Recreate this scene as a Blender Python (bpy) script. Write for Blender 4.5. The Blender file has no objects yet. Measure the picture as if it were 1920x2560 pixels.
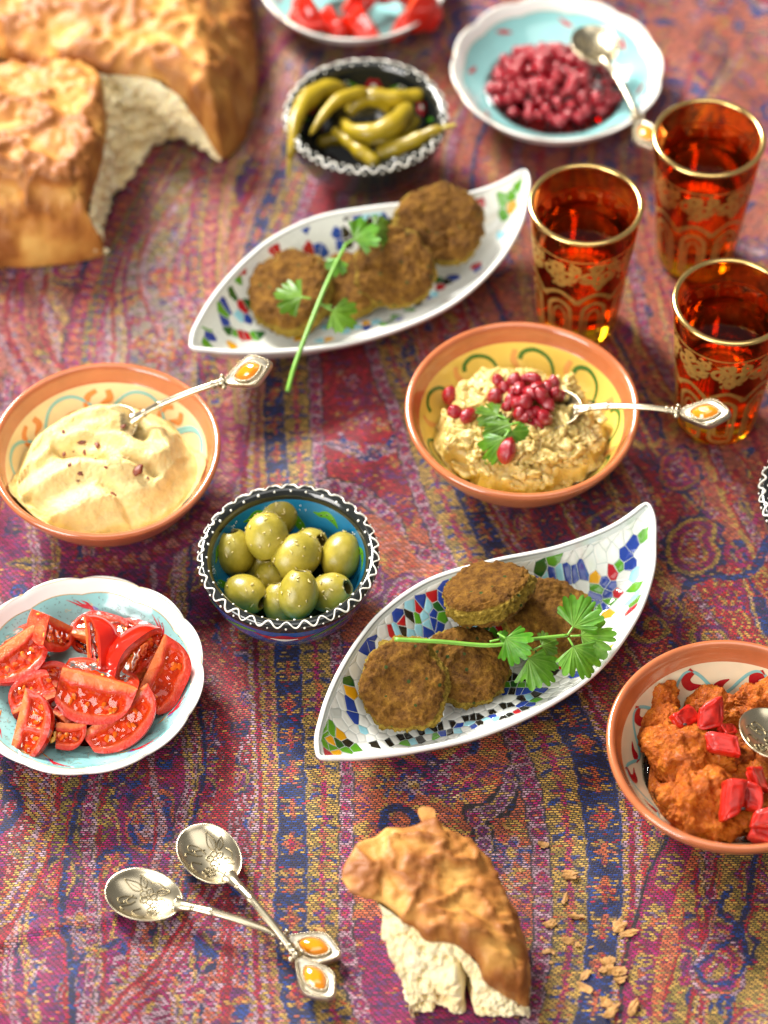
import bpy, math, random
import numpy as np
from mathutils import Vector, Matrix, geometry

R = math.radians
random.seed(11)
rng = np.random.default_rng(11)
SC = bpy.context.scene
COL = SC.collection

# ------------------------------------------------------------------ camera
FPX, PITCH, CAMH = 6000.0, R(51.5), 1.176          # focal length in 1659x2212 px, tilt below horizon, height above cloth
CAMD = CAMH / math.tan(PITCH)
cam = bpy.data.cameras.new('camera')
camo = bpy.data.objects.new('camera', cam)
COL.objects.link(camo)
camo.location = (0, -CAMD, CAMH)
camo.rotation_euler = (R(90) - PITCH, 0, 0)
cam.sensor_fit = 'VERTICAL'
cam.sensor_height = 36.0
cam.lens = 36.0 * FPX / 2212.0
cam.clip_start, cam.clip_end = 0.05, 50
cam.dof.use_dof = True
cam.dof.focus_distance = 1.398
cam.dof.aperture_fstop = 4.3
cam.dof.aperture_blades = 0
SC.camera = camo

# ------------------------------------------------------------------ world and lights
w = bpy.data.worlds.new('World'); SC.world = w; w.use_nodes = True
bg = w.node_tree.nodes['Background']
bg.inputs[0].default_value = (1.0, 0.97, 0.93, 1); bg.inputs[1].default_value = 0.22

def area(name, loc, target, sx, sy, energy, color):
    l = bpy.data.lights.new(name, 'AREA'); l.shape = 'RECTANGLE'; l.size = sx; l.size_y = sy
    l.energy = energy; l.color = color
    o = bpy.data.objects.new(name, l); COL.objects.link(o); o.location = loc
    o.rotation_euler = (Vector(target) - Vector(loc)).to_track_quat('-Z', 'Y').to_euler()
    return o
area('window_light', (-1.25, 1.75, 1.75), (0, 0.03, 0), 0.75, 1.0, 190, (1.0, 0.97, 0.915))
area('overhead_fill_light', (0.1, -0.25, 2.3), (0, 0, 0), 1.6, 1.6, 18, (1.0, 0.97, 0.93))  # unseen softbox added overhead as fill for the camera-facing sides
area('front_fill_light', (-1.35, -1.25, 1.05), (0, -0.05, 0), 1.2, 1.2, 46, (1.0, 0.97, 0.93))  # extra fill lamp added front-left to brighten the bread crumb and shaded fronts

vs = SC.view_settings
SC.display_settings.display_device = 'sRGB'
vs.view_transform = 'Standard'; vs.look = 'None'; vs.gamma = 1.0; vs.exposure = 0.18
vs.use_curve_mapping = False
SC.render.engine = 'CYCLES'
cy = SC.cycles
cy.use_denoising = True
try:
    cy.denoiser = 'OPENIMAGEDENOISE'; cy.denoising_input_passes = 'RGB_ALBEDO_NORMAL'
except Exception:
    pass
cy.max_bounces = 12; cy.transmission_bounces = 12; cy.glossy_bounces = 5; cy.diffuse_bounces = 4
cy.transparent_max_bounces = 12; cy.volume_bounces = 0
cy.sample_clamp_indirect = 6.0; cy.blur_glossy = 0.6
cy.caustics_reflective = False; cy.caustics_refractive = True

# ------------------------------------------------------------------ pixels -> points
def at(px, py, z=0.0):
    """point at height z seen at pixel (px,py) of the photograph scaled to 1659x2212"""
    fw = np.array([0, math.cos(PITCH), -math.sin(PITCH)]); up = np.array([0, math.sin(PITCH), math.cos(PITCH)])
    d = fw + np.array([1, 0, 0]) * ((px - 829.5) / FPX) + up * ((1106 - py) / FPX)
    return np.array([0, -CAMD, CAMH]) + d * ((z - CAMH) / d[2])
def crop(ox, oy, sc):
    """pixel of an enlarged crop of the 1920x2560 photograph -> 1659x2212 pixel"""
    return lambda zx, zy: ((ox + zx / sc) / 1.15733, (oy + zy / sc) / 1.15733)

# ------------------------------------------------------------------ noise
def _hash(ix, iy, iz, k=0):
    h = (ix.astype(np.int64) * 374761393 + iy.astype(np.int64) * 668265263 + iz.astype(np.int64) * 2147483647 + k * 974711) & 0xffffffff
    h = ((h ^ (h >> 13)) * 1274126177) & 0xffffffff
    h = ((h ^ (h >> 16)) * 2246822519) & 0xffffffff
    return ((h ^ (h >> 15)) & 0xffffff) / float(0xffffff)
def vnoise(p, k=0):
    p = np.asarray(p, float); i = np.floor(p); f = p - i
    u = f * f * f * (f * (f * 6 - 15) + 10)
    r = 0
    for dx in (0, 1):
        for dy in (0, 1):
            for dz in (0, 1):
                wgt = (u[..., 0] if dx else 1 - u[..., 0]) * (u[..., 1] if dy else 1 - u[..., 1]) * (u[..., 2] if dz else 1 - u[..., 2])
                r = r + wgt * _hash(i[..., 0] + dx, i[..., 1] + dy, i[..., 2] + dz, k)
    return r * 2 - 1
def fbm(p, o=4, k=0, g=0.5):
    p = np.asarray(p, float); a, s, t = 1.0, 0, 0
    for j in range(o):
        s = s + a * vnoise(p * (2.03 ** j) + 7.3 * j, k + j); t += a; a *= g
    return s / t
def worley(p, k=0):
    p = np.asarray(p, float); i = np.floor(p); best = np.full(p.shape[:-1], 9.0)
    for dx in (-1, 0, 1):
        for dy in (-1, 0, 1):
            for dz in (-1, 0, 1):
                c = i + np.array([dx, dy, dz])
                q = c + np.stack([_hash(c[..., 0], c[..., 1], c[..., 2], k + m) for m in (1, 2, 3)], -1)
                best = np.minimum(best, np.sum((p - q) ** 2, -1))
    return np.sqrt(best)
def sstep(a, b, x):
    t = np.clip((x - a) / (b - a), 0, 1); return t * t * (3 - 2 * t)

# ------------------------------------------------------------------ mesh helpers
def mesh(name, V, F, mats, smooth=True, midx=None, cols=None):
    """V (n,3); F list of polygons or list of (m,k) arrays; cols {name:(n,3|4)}"""
    me = bpy.data.meshes.new(name)
    V = np.asarray(V, np.float32).reshape(-1, 3)
    groups = [np.asarray(g, np.int32) for g in F] if (len(F) and isinstance(F[0], np.ndarray)) else None
    if groups is None:
        byk = {}
        for f in F: byk.setdefault(len(f), []).append(f)
        groups = [np.array(v, np.int32) for v in byk.values()]
    groups = [g for g in groups if len(g)]
    me.vertices.add(len(V)); me.vertices.foreach_set('co', V.ravel())
    nl = sum(g.size for g in groups); npoly = sum(len(g) for g in groups)
    me.loops.add(nl); me.polygons.add(npoly)
    me.loops.foreach_set('vertex_index', np.concatenate([g.ravel() for g in groups]))
    tot = np.concatenate([np.full(len(g), g.shape[1], np.int32) for g in groups])
    st = np.concatenate([[0], np.cumsum(tot)[:-1]]).astype(np.int32)
    me.polygons.foreach_set('loop_start', st)
    try: me.polygons.foreach_set('loop_total', tot)
    except Exception: pass
    me.polygons.foreach_set('use_smooth', np.full(npoly, smooth))
    if midx is not None: me.polygons.foreach_set('material_index', np.asarray(midx, np.int32))
    for m in (mats if isinstance(mats, (list, tuple)) else [mats]): me.materials.append(m)
    if cols:
        for cn, c in cols.items():
            c = np.asarray(c, np.float32)
            if c.shape[1] == 3: c = np.concatenate([c, np.ones((len(c), 1), np.float32)], 1)
            at_ = me.color_attributes.new(cn, 'FLOAT_COLOR', 'POINT'); at_.data.foreach_set('color', c.ravel())
    me.update(calc_edges=True); me.validate()
    return me
def obj(name, me, parent=None):
    o = bpy.data.objects.new(name, me); COL.objects.link(o)
    if parent is not None: o.parent = parent
    return o
def mo(name, V, F, mats, parent=None, **k): return obj(name, mesh(name, V, F, mats, **k), parent)
def tag(o, label, cat, group=None):
    o['label'] = label; o['category'] = cat
    if group: o['group'] = group
    return o
def thing(name, label, cat, loc=(0, 0, 0), rot=(0, 0, 0), group=None, mat=None):
    o = bpy.data.objects.new(name, None); COL.objects.link(o); o.empty_display_size = 0.01
    if mat is not None: o.matrix_world = mat
    else: o.location = loc; o.rotation_euler = rot
    return tag(o, label, cat, group)
def copy_tree(o, parent=None):
    c = o.copy(); COL.objects.link(c)
    if parent is not None: c.parent = parent
    for ch in list(o.children): copy_tree(ch, c)
    return c
def basis(x, y, z, loc):
    return Matrix(((x[0], y[0], z[0], loc[0]), (x[1], y[1], z[1], loc[1]), (x[2], y[2], z[2], loc[2]), (0, 0, 0, 1)))
def unit(v): v = np.asarray(v, float); return v / (np.linalg.norm(v) + 1e-12)
def frame_n(n, xdir, loc):
    """matrix whose local z is n and local x is near xdir"""
    z = unit(n); x = np.asarray(xdir, float); x = unit(x - z * np.dot(x, z)); y = np.cross(z, x)
    return basis(x, y, z, loc)

def grid_faces(m, n, wrap_n=True, wrap_m=False):
    """rows m, columns n -> quads; index = i*n+j"""
    i = np.arange(m if wrap_m else m - 1); j = np.arange(n if wrap_n else n - 1)
    I, J = np.meshgrid(i, j, indexing='ij'); I2 = (I + 1) % m; J2 = (J + 1) % n
    return np.stack([I * n + J, I * n + J2, I2 * n + J2, I2 * n + J], -1).reshape(-1, 4).astype(np.int32)
def smooth_profile(pts, n):
    pts = np.asarray(pts, float); return catmull(pts, n)
def catmull(P, n, closed=False):
    P = np.asarray(P, float)
    if len(P) < 3 and not closed:
        t = np.linspace(0, 1, n)[:, None]; return P[0] * (1 - t) + P[-1] * t
    if closed: Q = np.concatenate([P[-1:], P, P[:2]])
    else: Q = np.concatenate([2 * P[:1] - P[1:2], P, 2 * P[-1:] - P[-2:-1]])
    ns = len(Q) - 3
    d = np.linalg.norm(np.diff(Q[1:-1], axis=0), axis=1) + 1e-9
    c = np.concatenate([[0], np.cumsum(d)]); s = np.linspace(0, c[-1], n, endpoint=not closed)
    k = np.clip(np.searchsorted(c, s, side='right') - 1, 0, ns - 1); t = ((s - c[k]) / d[k])[:, None]
    a, b, cc, dd = Q[k], Q[k + 1], Q[k + 2], Q[k + 3]
    return 0.5 * ((2 * b) + (-a + cc) * t + (2 * a - 5 * b + 4 * cc - dd) * t ** 2 + (-a + 3 * b - 3 * cc + dd) * t ** 3)
def polyres(P, n, closed=False):
    P = np.asarray(P, float)
    if closed: P = np.concatenate([P, P[:1]])
    d = np.linalg.norm(np.diff(P, axis=0), axis=1); c = np.concatenate([[0], np.cumsum(d)])
    s = np.linspace(0, c[-1], n, endpoint=not closed)
    return np.stack([np.interp(s, c, P[:, k]) for k in range(P.shape[1])], 1)
def lathe(prof, n, rmod=None):
    prof = np.asarray(prof, float); th = np.linspace(0, 2 * np.pi, n, endpoint=False)
    r = np.maximum(prof[:, 0], 1e-6)[:, None] * np.ones(n)
    z = prof[:, 1][:, None] * np.ones(n)
    if rmod is not None: r, z = rmod(r, z, th[None, :])
    V = np.stack([r * np.cos(th), r * np.sin(th), z], -1).reshape(-1, 3)
    return V, grid_faces(len(prof), n)
def tube(P, rad, n=10, flat=1.0, up=(0, 0, 1), cap=True):
    P = np.asarray(P, float); m = len(P); rad = np.broadcast_to(np.asarray(rad, float), (m,))
    T = np.gradient(P, axis=0); T /= np.linalg.norm(T, axis=1)[:, None] + 1e-12
    up = np.asarray(up, float); X = np.cross(T, up)
    bad = np.linalg.norm(X, axis=1) < 1e-3; X[bad] = np.cross(T[bad], [1, 0.2, 0])
    X /= np.linalg.norm(X, axis=1)[:, None]; Y = np.cross(X, T)
    a = np.linspace(0, 2 * np.pi, n, endpoint=False)
    V = P[:, None] + rad[:, None, None] * (np.cos(a)[None, :, None] * X[:, None] + flat * np.sin(a)[None, :, None] * Y[:, None])
    V = V.reshape(-1, 3); F = [grid_faces(m, n)]
    if cap:
        V = np.concatenate([V, P[:1], P[-1:]]); j = np.arange(n)
        F.append(np.stack([np.full(n, m * n), (j + 1) % n, j], 1)); F.append(np.stack([np.full(n, m * n + 1), (m - 1) * n + j, (m - 1) * n + (j + 1) % n], 1))
    return V, F
def ico(sub=3):
    t = (1 + 5 ** .5) / 2
    V = [(-1, t, 0), (1, t, 0), (-1, -t, 0), (1, -t, 0), (0, -1, t), (0, 1, t), (0, -1, -t), (0, 1, -t), (t, 0, -1), (t, 0, 1), (-t, 0, -1), (-t, 0, 1)]
    F = [(0, 11, 5), (0, 5, 1), (0, 1, 7), (0, 7, 10), (0, 10, 11), (1, 5, 9), (5, 11, 4), (11, 10, 2), (10, 7, 6), (7, 1, 8), (3, 9, 4), (3, 4, 2), (3, 2, 6), (3, 6, 8), (3, 8, 9), (4, 9, 5), (2, 4, 11), (6, 2, 10), (8, 6, 7), (9, 8, 1)]
    V = np.array(V, float); V /= np.linalg.norm(V, axis=1)[:, None]; F = np.array(F)
    for _ in range(sub):
        E = np.sort(np.concatenate([F[:, [0, 1]], F[:, [1, 2]], F[:, [2, 0]]]), axis=1)
        U, inv = np.unique(E, axis=0, return_inverse=True); inv = inv.ravel()
        M = V[U[:, 0]] + V[U[:, 1]]; M /= np.linalg.norm(M, axis=1)[:, None]
        k = len(F); a, b, c = inv[:k] + len(V), inv[k:2 * k] + len(V), inv[2 * k:] + len(V)
        F = np.concatenate([np.stack([F[:, 0], a, c], 1), np.stack([F[:, 1], b, a], 1), np.stack([F[:, 2], c, b], 1), np.stack([a, b, c], 1)])
        V = np.concatenate([V, M])
    return V, F.astype(np.int32)
ICO = {k: ico(k) for k in (1, 2, 3, 4, 5)}
class Acc:
    """collects pieces into one mesh"""
    def __init__(s): s.V, s.F, s.n = [], [], 0
    def add(s, V, F):
        F = F if isinstance(F, list) else [F]
        for f in F: s.F.append(np.asarray(f, np.int32) + s.n)
        s.V.append(np.asarray(V, float)); s.n += len(V)
    def out(s): return np.concatenate(s.V), s.F
def normals(V, F):
    N = np.zeros_like(V)
    for f in (F if isinstance(F, list) else [F]):
        if not len(f): continue
        n = np.cross(V[f[:, 1]] - V[f[:, 0]], V[f[:, 2]] - V[f[:, 0]])
        for k in range(f.shape[1]): np.add.at(N, f[:, k], n)
    return N / (np.linalg.norm(N, axis=1)[:, None] + 1e-12)

# ------------------------------------------------------------------ materials
class NT:
    def __init__(s, name):
        s.m = bpy.data.materials.new(name); s.m.use_nodes = True; s.t = s.m.node_tree
        s.b = s.t.nodes['Principled BSDF']; s.o = s.t.nodes['Material Output']
    def n(s, typ, ins=None, **pr):
        nd = s.t.nodes.new(typ)
        for k, v in pr.items(): setattr(nd, k, v)
        for k, v in (ins or {}).items(): s.put(nd.inputs[k], v)
        return nd
    def put(s, sock, v):
        if isinstance(v, bpy.types.NodeSocket): s.t.links.new(v, sock)
        elif isinstance(v, bpy.types.Node): s.t.links.new(v.outputs[0], sock)
        else: sock.default_value = (tuple(v) + (1,) if isinstance(v, (tuple, list)) and len(v) == 3 and sock.type == 'RGBA' else v)
    def set(s, **k):
        for a, v in k.items(): s.put(s.b.inputs[a.replace('_', ' ')], v)
    def math(s, op, a, b=0.0, c=None):
        nd = s.n('ShaderNodeMath', operation=op); s.put(nd.inputs[0], a); s.put(nd.inputs[1], b)
        if c is not None: s.put(nd.inputs[2], c)
        return nd.outputs[0]
    def mix(s, f, a, b):
        nd = s.n('ShaderNodeMix', data_type='RGBA'); s.put(nd.inputs[0], f); s.put(nd.inputs[6], a); s.put(nd.inputs[7], b)
        return nd.outputs[2]
    def coord(s): return s.n('ShaderNodeTexCoord').outputs['Object']
    def noise(s, scale, detail=4, rough=0.55, vec=None, dist=0.0):
        return s.n('ShaderNodeTexNoise', {'Vector': vec or s.coord(), 'Scale': scale, 'Detail': detail, 'Roughness': rough, 'Distortion': dist}).outputs[0]
    def ramp(s, f, stops):
        nd = s.n('ShaderNodeValToRGB'); s.put(nd.inputs[0], f); e = nd.color_ramp.elements
        while len(e) < len(stops): e.new(0.5)
        for el, (p, c) in zip(e, stops):
            el.position = p; el.color = tuple(c) + (1,) if len(c) == 3 else c
        return nd.outputs[0]
    def bump(s, h, strength=0.3, dist=0.001):
        nd = s.n('ShaderNodeBump', {'Strength': strength, 'Distance': dist, 'Height': h}); s.put(s.b.inputs['Normal'], nd.outputs[0]); return nd
    def attr(s, name): return s.n('ShaderNodeAttribute', attribute_name=name)
def simple(name, col, rough=0.5, var=0.12, scale=60, spec=0.5, bump=0.0, bscale=200, metal=0.0, coat=0.0, sss=0.0, rad=(0.004, 0.0015, 0.0008), sub=None, bdist=0.0005):
    t = NT(name); c = np.array(col)
    f = t.noise(scale, 5)
    lo, hi = tuple(np.clip(c * (1 - var), 0, 1)), tuple(np.clip(c * (1 + var), 0, 1))
    t.set(Base_Color=t.ramp(f, [(0.3, lo), (0.7, hi)]), Roughness=t.math('MULTIPLY_ADD', f, 0.12, rough - 0.06), Metallic=metal)
    t.b.inputs['Specular IOR Level'].default_value = spec
    t.b.inputs['Coat Weight'].default_value = coat; t.b.inputs['Coat Roughness'].default_value = 0.06
    if sss:
        t.b.inputs['Subsurface Weight'].default_value = sss; t.b.inputs['Subsurface Radius'].default_value = rad; t.b.inputs['Subsurface Scale'].default_value = 1.0
    if bump: t.bump(t.noise(bscale, 5, 0.6), bump, bdist)
    return t.m
# ================================================================== TABLECLOTH
PAL = dict(gold=(.66, .50, .17), coral=(.72, .25, .15), red=(.56, .045, .07), crim=(.40, .02, .05), mag=(.43, .03, .20), vio=(.21, .05, .24),
           blue=(.05, .10, .40), navy=(.022, .035, .15), lil=(.58, .45, .60), olive=(.36, .31, .09), pink=(.74, .36, .33), rose=(.60, .24, .19),
           black=(.012, .012, .016), grey=(.42, .40, .32), mauve=(.50, .24, .33), cream=(.78, .66, .42), brown=(.30, .15, .08))
def C(n): return np.array(PAL[n] if isinstance(n, str) else n, float)

def graded(a, b, step, ext, estep):
    core = np.arange(a, b + step / 2, step)
    return np.concatenate([np.arange(a - ext, a, estep), core, np.arange(core[-1] + estep, b + ext, estep)])
gx = graded(-.262, .262, .00095, .62, .010)
gy = np.concatenate([np.arange(-.72, -.335, .010), np.arange(-.335, 0, .00085), np.arange(0, .2, .001), np.arange(.2, .45, .0013), np.arange(.455, 1.30, .010)])
GX, GY = np.meshgrid(gx, gy)
CA = np.zeros(GX.shape + (4,)); CB = np.zeros(GX.shape + (3,))
WX = GX + .0009 * vnoise(np.stack([GX * 260, GY * 260, GX * 0], -1), 3); WY = GY + .0009 * vnoise(np.stack([GX * 260, GY * 260, GX * 0 + 9], -1), 4)

def win(x0, x1, y0, y1):
    i0, i1 = np.searchsorted(gy, [y0, y1]); j0, j1 = np.searchsorted(gx, [x0, x1]); return slice(i0, i1), slice(j0, j1)
def put(sl, m, a, b, wgt):
    A = CA[sl]; B = CB[sl]
    if np.any(m):
        a = np.asarray(a, float); A[m, :3] = a[m] if a.ndim > 1 else a
        b = np.asarray(b, float); B[m] = b[m] if b.ndim > 1 else b
        A[m, 3] = wgt[m] if np.ndim(wgt) else wgt
def g2(px, py): return at(px, py, 0)[:2]
def stroke(P, hw, a='blue', b='navy', wgt=.3, fn=None, world=False, dens=None):
    P = np.array(P, float)[:, :2] if world else np.array([g2(*q) for q in P])
    hw = np.broadcast_to(np.asarray(hw, float), (len(P),))
    Q = catmull(np.concatenate([P, hw[:, None]], 1), dens or max(8, len(P) * 5)); P, hw = Q[:, :2], Q[:, 2]
    mx = hw.max(); sl = win(P[:, 0].min() - mx, P[:, 0].max() + mx, P[:, 1].min() - mx, P[:, 1].max() + mx)
    X, Y = WX[sl], WY[sl]
    if X.size == 0: return
    best = np.full(X.shape, 9.); S = np.zeros(X.shape); T = np.zeros(X.shape); acc = 0
    for k in range(len(P) - 1):
        d = P[k + 1] - P[k]; L = np.hypot(*d) + 1e-12; d = d / L
        u = (X - P[k, 0]) * d[0] + (Y - P[k, 1]) * d[1]; v = -(X - P[k, 0]) * d[1] + (Y - P[k, 1]) * d[0]
        uc = np.clip(u, 0, L); dist = np.hypot(u - uc, v); h = hw[k] + (hw[k + 1] - hw[k]) * uc / L
        q = dist / (h + 1e-9); m = q < best
        best[m] = q[m]; S[m] = (acc + uc)[m]; T[m] = (np.sign(v) * q)[m]; acc += L
    m = best <= 1
    if fn is None: put(sl, m, C(a), C(b), wgt)
    else:
        A = CA[sl][..., :3].copy(); B = CB[sl].copy(); W = CA[sl][..., 3].copy()
        fn(S, T, A, B, W, X, Y); put(sl, m, A, B, W)
def setm(A, B, W, m, a, b, wgt): A[m] = C(a); B[m] = C(b); W[m] = wgt
# --- band patterns
def p_dots(S, T, A, B, W, X, Y, bg='lil', bg2='mauve', dot='mag', per=.0085):
    setm(A, B, W, np.ones(S.shape, bool), bg, bg2, .35)
    ph = (S / per) % 1 - .5; r = np.hypot(ph * 1.6, T * 1.0)
    setm(A, B, W, r < .62, dot, 'vio', .45); setm(A, B, W, r < .22, 'coral', 'lil', .3)
    setm(A, B, W, np.abs(T) > .80, 'black', 'navy', .3)
def p_tri(S, T, A, B, W, X, Y, bg='mag', fg='pink', per=.0085):
    setm(A, B, W, np.ones(S.shape, bool), bg, 'crim', .3)
    ph = (S / per) % 1
    setm(A, B, W, (np.abs(T) < .62 * (1 - ph)) & (ph < .75), fg, 'coral', .35)
    setm(A, B, W, np.abs(T) > .82, 'mag', 'vio', .5)
def p_cross(S, T, A, B, W, X, Y, bg='navy', per=.021):
    setm(A, B, W, np.ones(S.shape, bool), bg, 'blue', .45)
    ph = ((S / per) % 1 - .5) * per * 1000; t = T * 5.2
    odd = (np.floor(S / per) % 2) > 0
    setm(A, B, W, (np.abs(np.abs(t) - 2.4) < 1.5) & (np.abs(np.abs(ph) - 4.2) < 1.5), 'gold', 'blue', .5)
    setm(A, B, W, (np.abs(t) < .8) & (np.abs(ph) < 7), 'coral', 'red', .35)
    setm(A, B, W, (np.abs(t) < 3.2) & (np.abs(ph) < .9), 'coral', 'gold', .35)
    setm(A, B, W, odd & (np.hypot(t, ph) < 2.6), 'coral', 'red', .3); setm(A, B, W, odd & (np.hypot(t, ph) < 1.0), 'mag', 'vio', .3)
    setm(A, B, W, np.abs(T) > .86, 'blue', 'navy', .4)
def p_tile(S, T, A, B, W, X, Y, bg='gold', per=.018):
    setm(A, B, W, np.ones(S.shape, bool), bg, 'olive', .35)
    ph = ((S / per) % 1 - .5) * per * 1000; t = T * 5.5
    setm(A, B, W, (np.abs(ph - np.abs(t) * .5) < 1.1) & (np.abs(t) < 4.6), 'blue', 'navy', .4)
    setm(A, B, W, (np.abs(ph + 4.5) < .9) & (np.abs(t) < 3.3), 'blue', 'vio', .4)
    setm(A, B, W, (np.abs(t) < .9), 'mag', 'coral', .45)
    setm(A, B, W, np.hypot(t, ph - 6) < 2.0, 'coral', 'gold', .35)
def p_stripes(cols, n=1):
    def f(S, T, A, B, W, X, Y):
        k = np.clip(((T + 1) * .5 * len(cols) * n).astype(int), 0, len(cols) * n - 1) % len(cols)
        for i, c in enumerate(cols): setm(A, B, W, k == i, c[0], c[1], c[2])
    return f
# --- stamps
def local(c, size, ang, mirror=False):
    c = np.asarray(c, float); sl = win(c[0] - size * 2.2, c[0] + size * 2.2, c[1] - size * 2.2, c[1] + size * 2.2)
    x = (WX[sl] - c[0]) / size; y = (WY[sl] - c[1]) / size; ca, sa = math.cos(ang), math.sin(ang)
    u, v = x * ca + y * sa, -x * sa + y * ca
    return sl, (-u if mirror else u), v
def flower(c, size, n=6, a='coral', b='red', mid='gold', ang=0, ring=None):
    sl, u, v = local(c, size, ang)
    if u.size == 0: return
    r = np.hypot(u, v); p = np.arctan2(v, u); o = .68 + .32 * np.cos(n * p)
    if ring: put(sl, r < o + .22, C(ring), C('navy'), .4)
    put(sl, r < o, C(a), C(b), .35); put(sl, (r < o * .62) & (r > .3), C(b), C('vio'), .4); put(sl, r < .27, C(mid), C('cream'), .3)
def paisley(c, size, ang=0, mirror=False, cols=('navy', 'gold', 'mag', 'coral'), teeth=True):
    sl, u, v = local(c, size, ang, mirror)
    if u.size == 0: return
    d = np.full(u.shape, 9.); tt = np.linspace(0, 1, 16)
    cx = .62 * np.sin(tt * 2.3) ** 2 * np.where(tt > .35, 1, 1) * (tt ** 1.5) * 1.1; cyy = -.45 + 1.75 * tt - .75 * tt ** 3
    for k in range(16):
        d = np.minimum(d, np.hypot(u - cx[k], v - cyy[k]) - (.60 * (1 - tt[k]) ** .8 + .05))
    sc_ = .10 * np.cos(11 * np.arctan2(v + .2, u)) if teeth else 0
    put(sl, d < .42 + sc_, C(cols[0]), C('vio'), .35); put(sl, d < .24, C(cols[1]), C('olive'), .35)
    put(sl, d < .10, C(cols[2]), C('vio'), .3); put(sl, d < -.14, C(cols[1]), C(cols[3]), .5)
    put(sl, d < -.26, C(cols[2]), C('lil'), .5); put(sl, d < -.42, C(cols[3]), C('gold'), .3)
def scroll(c, size, ang, mirror=False, a='blue', b='navy', w0=.0016, turns=1.35):
    t = np.linspace(0, 1, 22); r = size * (1 - .86 * t); p = ang + (1 if not mirror else -1) * t * turns * 2 * np.pi
    P = np.stack([c[0] + r * np.cos(p), c[1] + r * np.sin(p)], 1); stroke(P, w0 * (1 - .4 * t), a, b, .3, world=True, dens=40)
def leafm(c, size, ang, a='olive', b='gold'):
    sl, u, v = local(c, size, ang)
    if u.size == 0: return
    put(sl, np.abs(v) < .38 * np.clip(1 - u * u, 0, 1), C(a), C(b), .4); put(sl, (np.abs(v) < .08) & (np.abs(u) < .8), C('navy'), C('vio'), .4)

# --- ground zones: the field between the woven bands
ZN = [(1250, 60, 'rose', 'coral', .40, 0), (1520, 120, 'rose', 'coral', .4, 0), (1640, 330, 'rose', 'coral', .5, 0), (1060, 420, 'rose', 'coral', .4, 0), (980, 60, 'rose', 'gold', .3, 0),
      (1400, 620, 'rose', 'coral', .4, 1), (1080, 600, 'rose', 'coral', .45, 0), (1450, 1150, 'rose', 'crim', .45, 1), (1600, 1080, 'coral', 'rose', .5, 1), (1600, 1300, 'gold', 'red', .5, 1), (1440, 1350, 'coral', 'crim', .45, 1),
      (1300, 1080, 'crim', 'navy', .4, 1), (1300, 1560, 'crim', 'olive', .45, 1), (1400, 1500, 'rose', 'navy', .45, 1), (1250, 1700, 'crim', 'gold', .45, 0),
      (1560, 1950, 'gold', 'olive', .5, 0), (1620, 2150, 'olive', 'gold', .55, 0), (1480, 2150, 'olive', 'gold', .5, 0),
      (310, 660, 'grey', 'lil', .35, 0), (360, 430, 'olive', 'grey', .5, 0), (100, 680, 'rose', 'brown', .45, 1), (30, 790, 'pink', 'rose', .4, 1), (560, 330, 'pink', 'rose', .4, 1), (600, 180, 'pink', 'mauve', .4, 0), (650, 60, 'mauve', 'gold', .4, 0), (560, 640, 'pink', 'rose', .4, 1),
      (90, 1215, 'mag', 'vio', .45, 0), (330, 1215, 'vio', 'mag', .5, 0), (430, 1150, 'lil', 'coral', .4, 1), (480, 1480, 'rose', 'crim', .5, 1), (520, 1700, 'lil', 'crim', .5, 1), (400, 1720, 'mag', 'crim', .4, 0),
      (60, 1760, 'lil', 'crim', .5, 1), (20, 1950, 'pink', 'crim', .5, 1), (180, 1800, 'olive', 'vio', .45, 0), (300, 1850, 'mag', 'vio', .45, 0), (150, 2000, 'mag', 'vio', .45, 0), (60, 2150, 'mag', 'vio', .5, 0), (250, 2170, 'lil', 'mag', .5, 0), (420, 2100, 'lil', 'coral', .5, 1), (470, 1960, 'lil', 'crim', .5, 1), (540, 2180, 'coral', 'lil', .5, 0)]
nz = np.stack([GX * 70, GY * 70, GX * 0], -1); wx = .020 * fbm(nz * .7, 3, 21); wy = .020 * fbm(nz * .7 + 5, 3, 22)
best = np.full(GX.shape, 9.); pick = np.zeros(GX.shape, int)
for k, zn in enumerate(ZN):
    c = g2(zn[0], zn[1]); d = np.hypot(GX + wx - c[0], GY + wy - c[1]); m = d < best; best[m] = d[m]; pick[m] = k
for k, zn in enumerate(ZN):
    m = pick == k; a, b = C(zn[2]), C(zn[3])
    CA[m, :3] = a; CA[m, 3] = zn[4]; CB[m] = b
    if zn[5]:
        st = np.sin(2 * np.pi * (GX + .0010 * np.sin(GY * 520 + 60 * GX)) / .0040) > .10
        m2 = m & st; CA[m2, :3] = b; CB[m2] = C('crim'); CA[m2, 3] = .35
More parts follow.
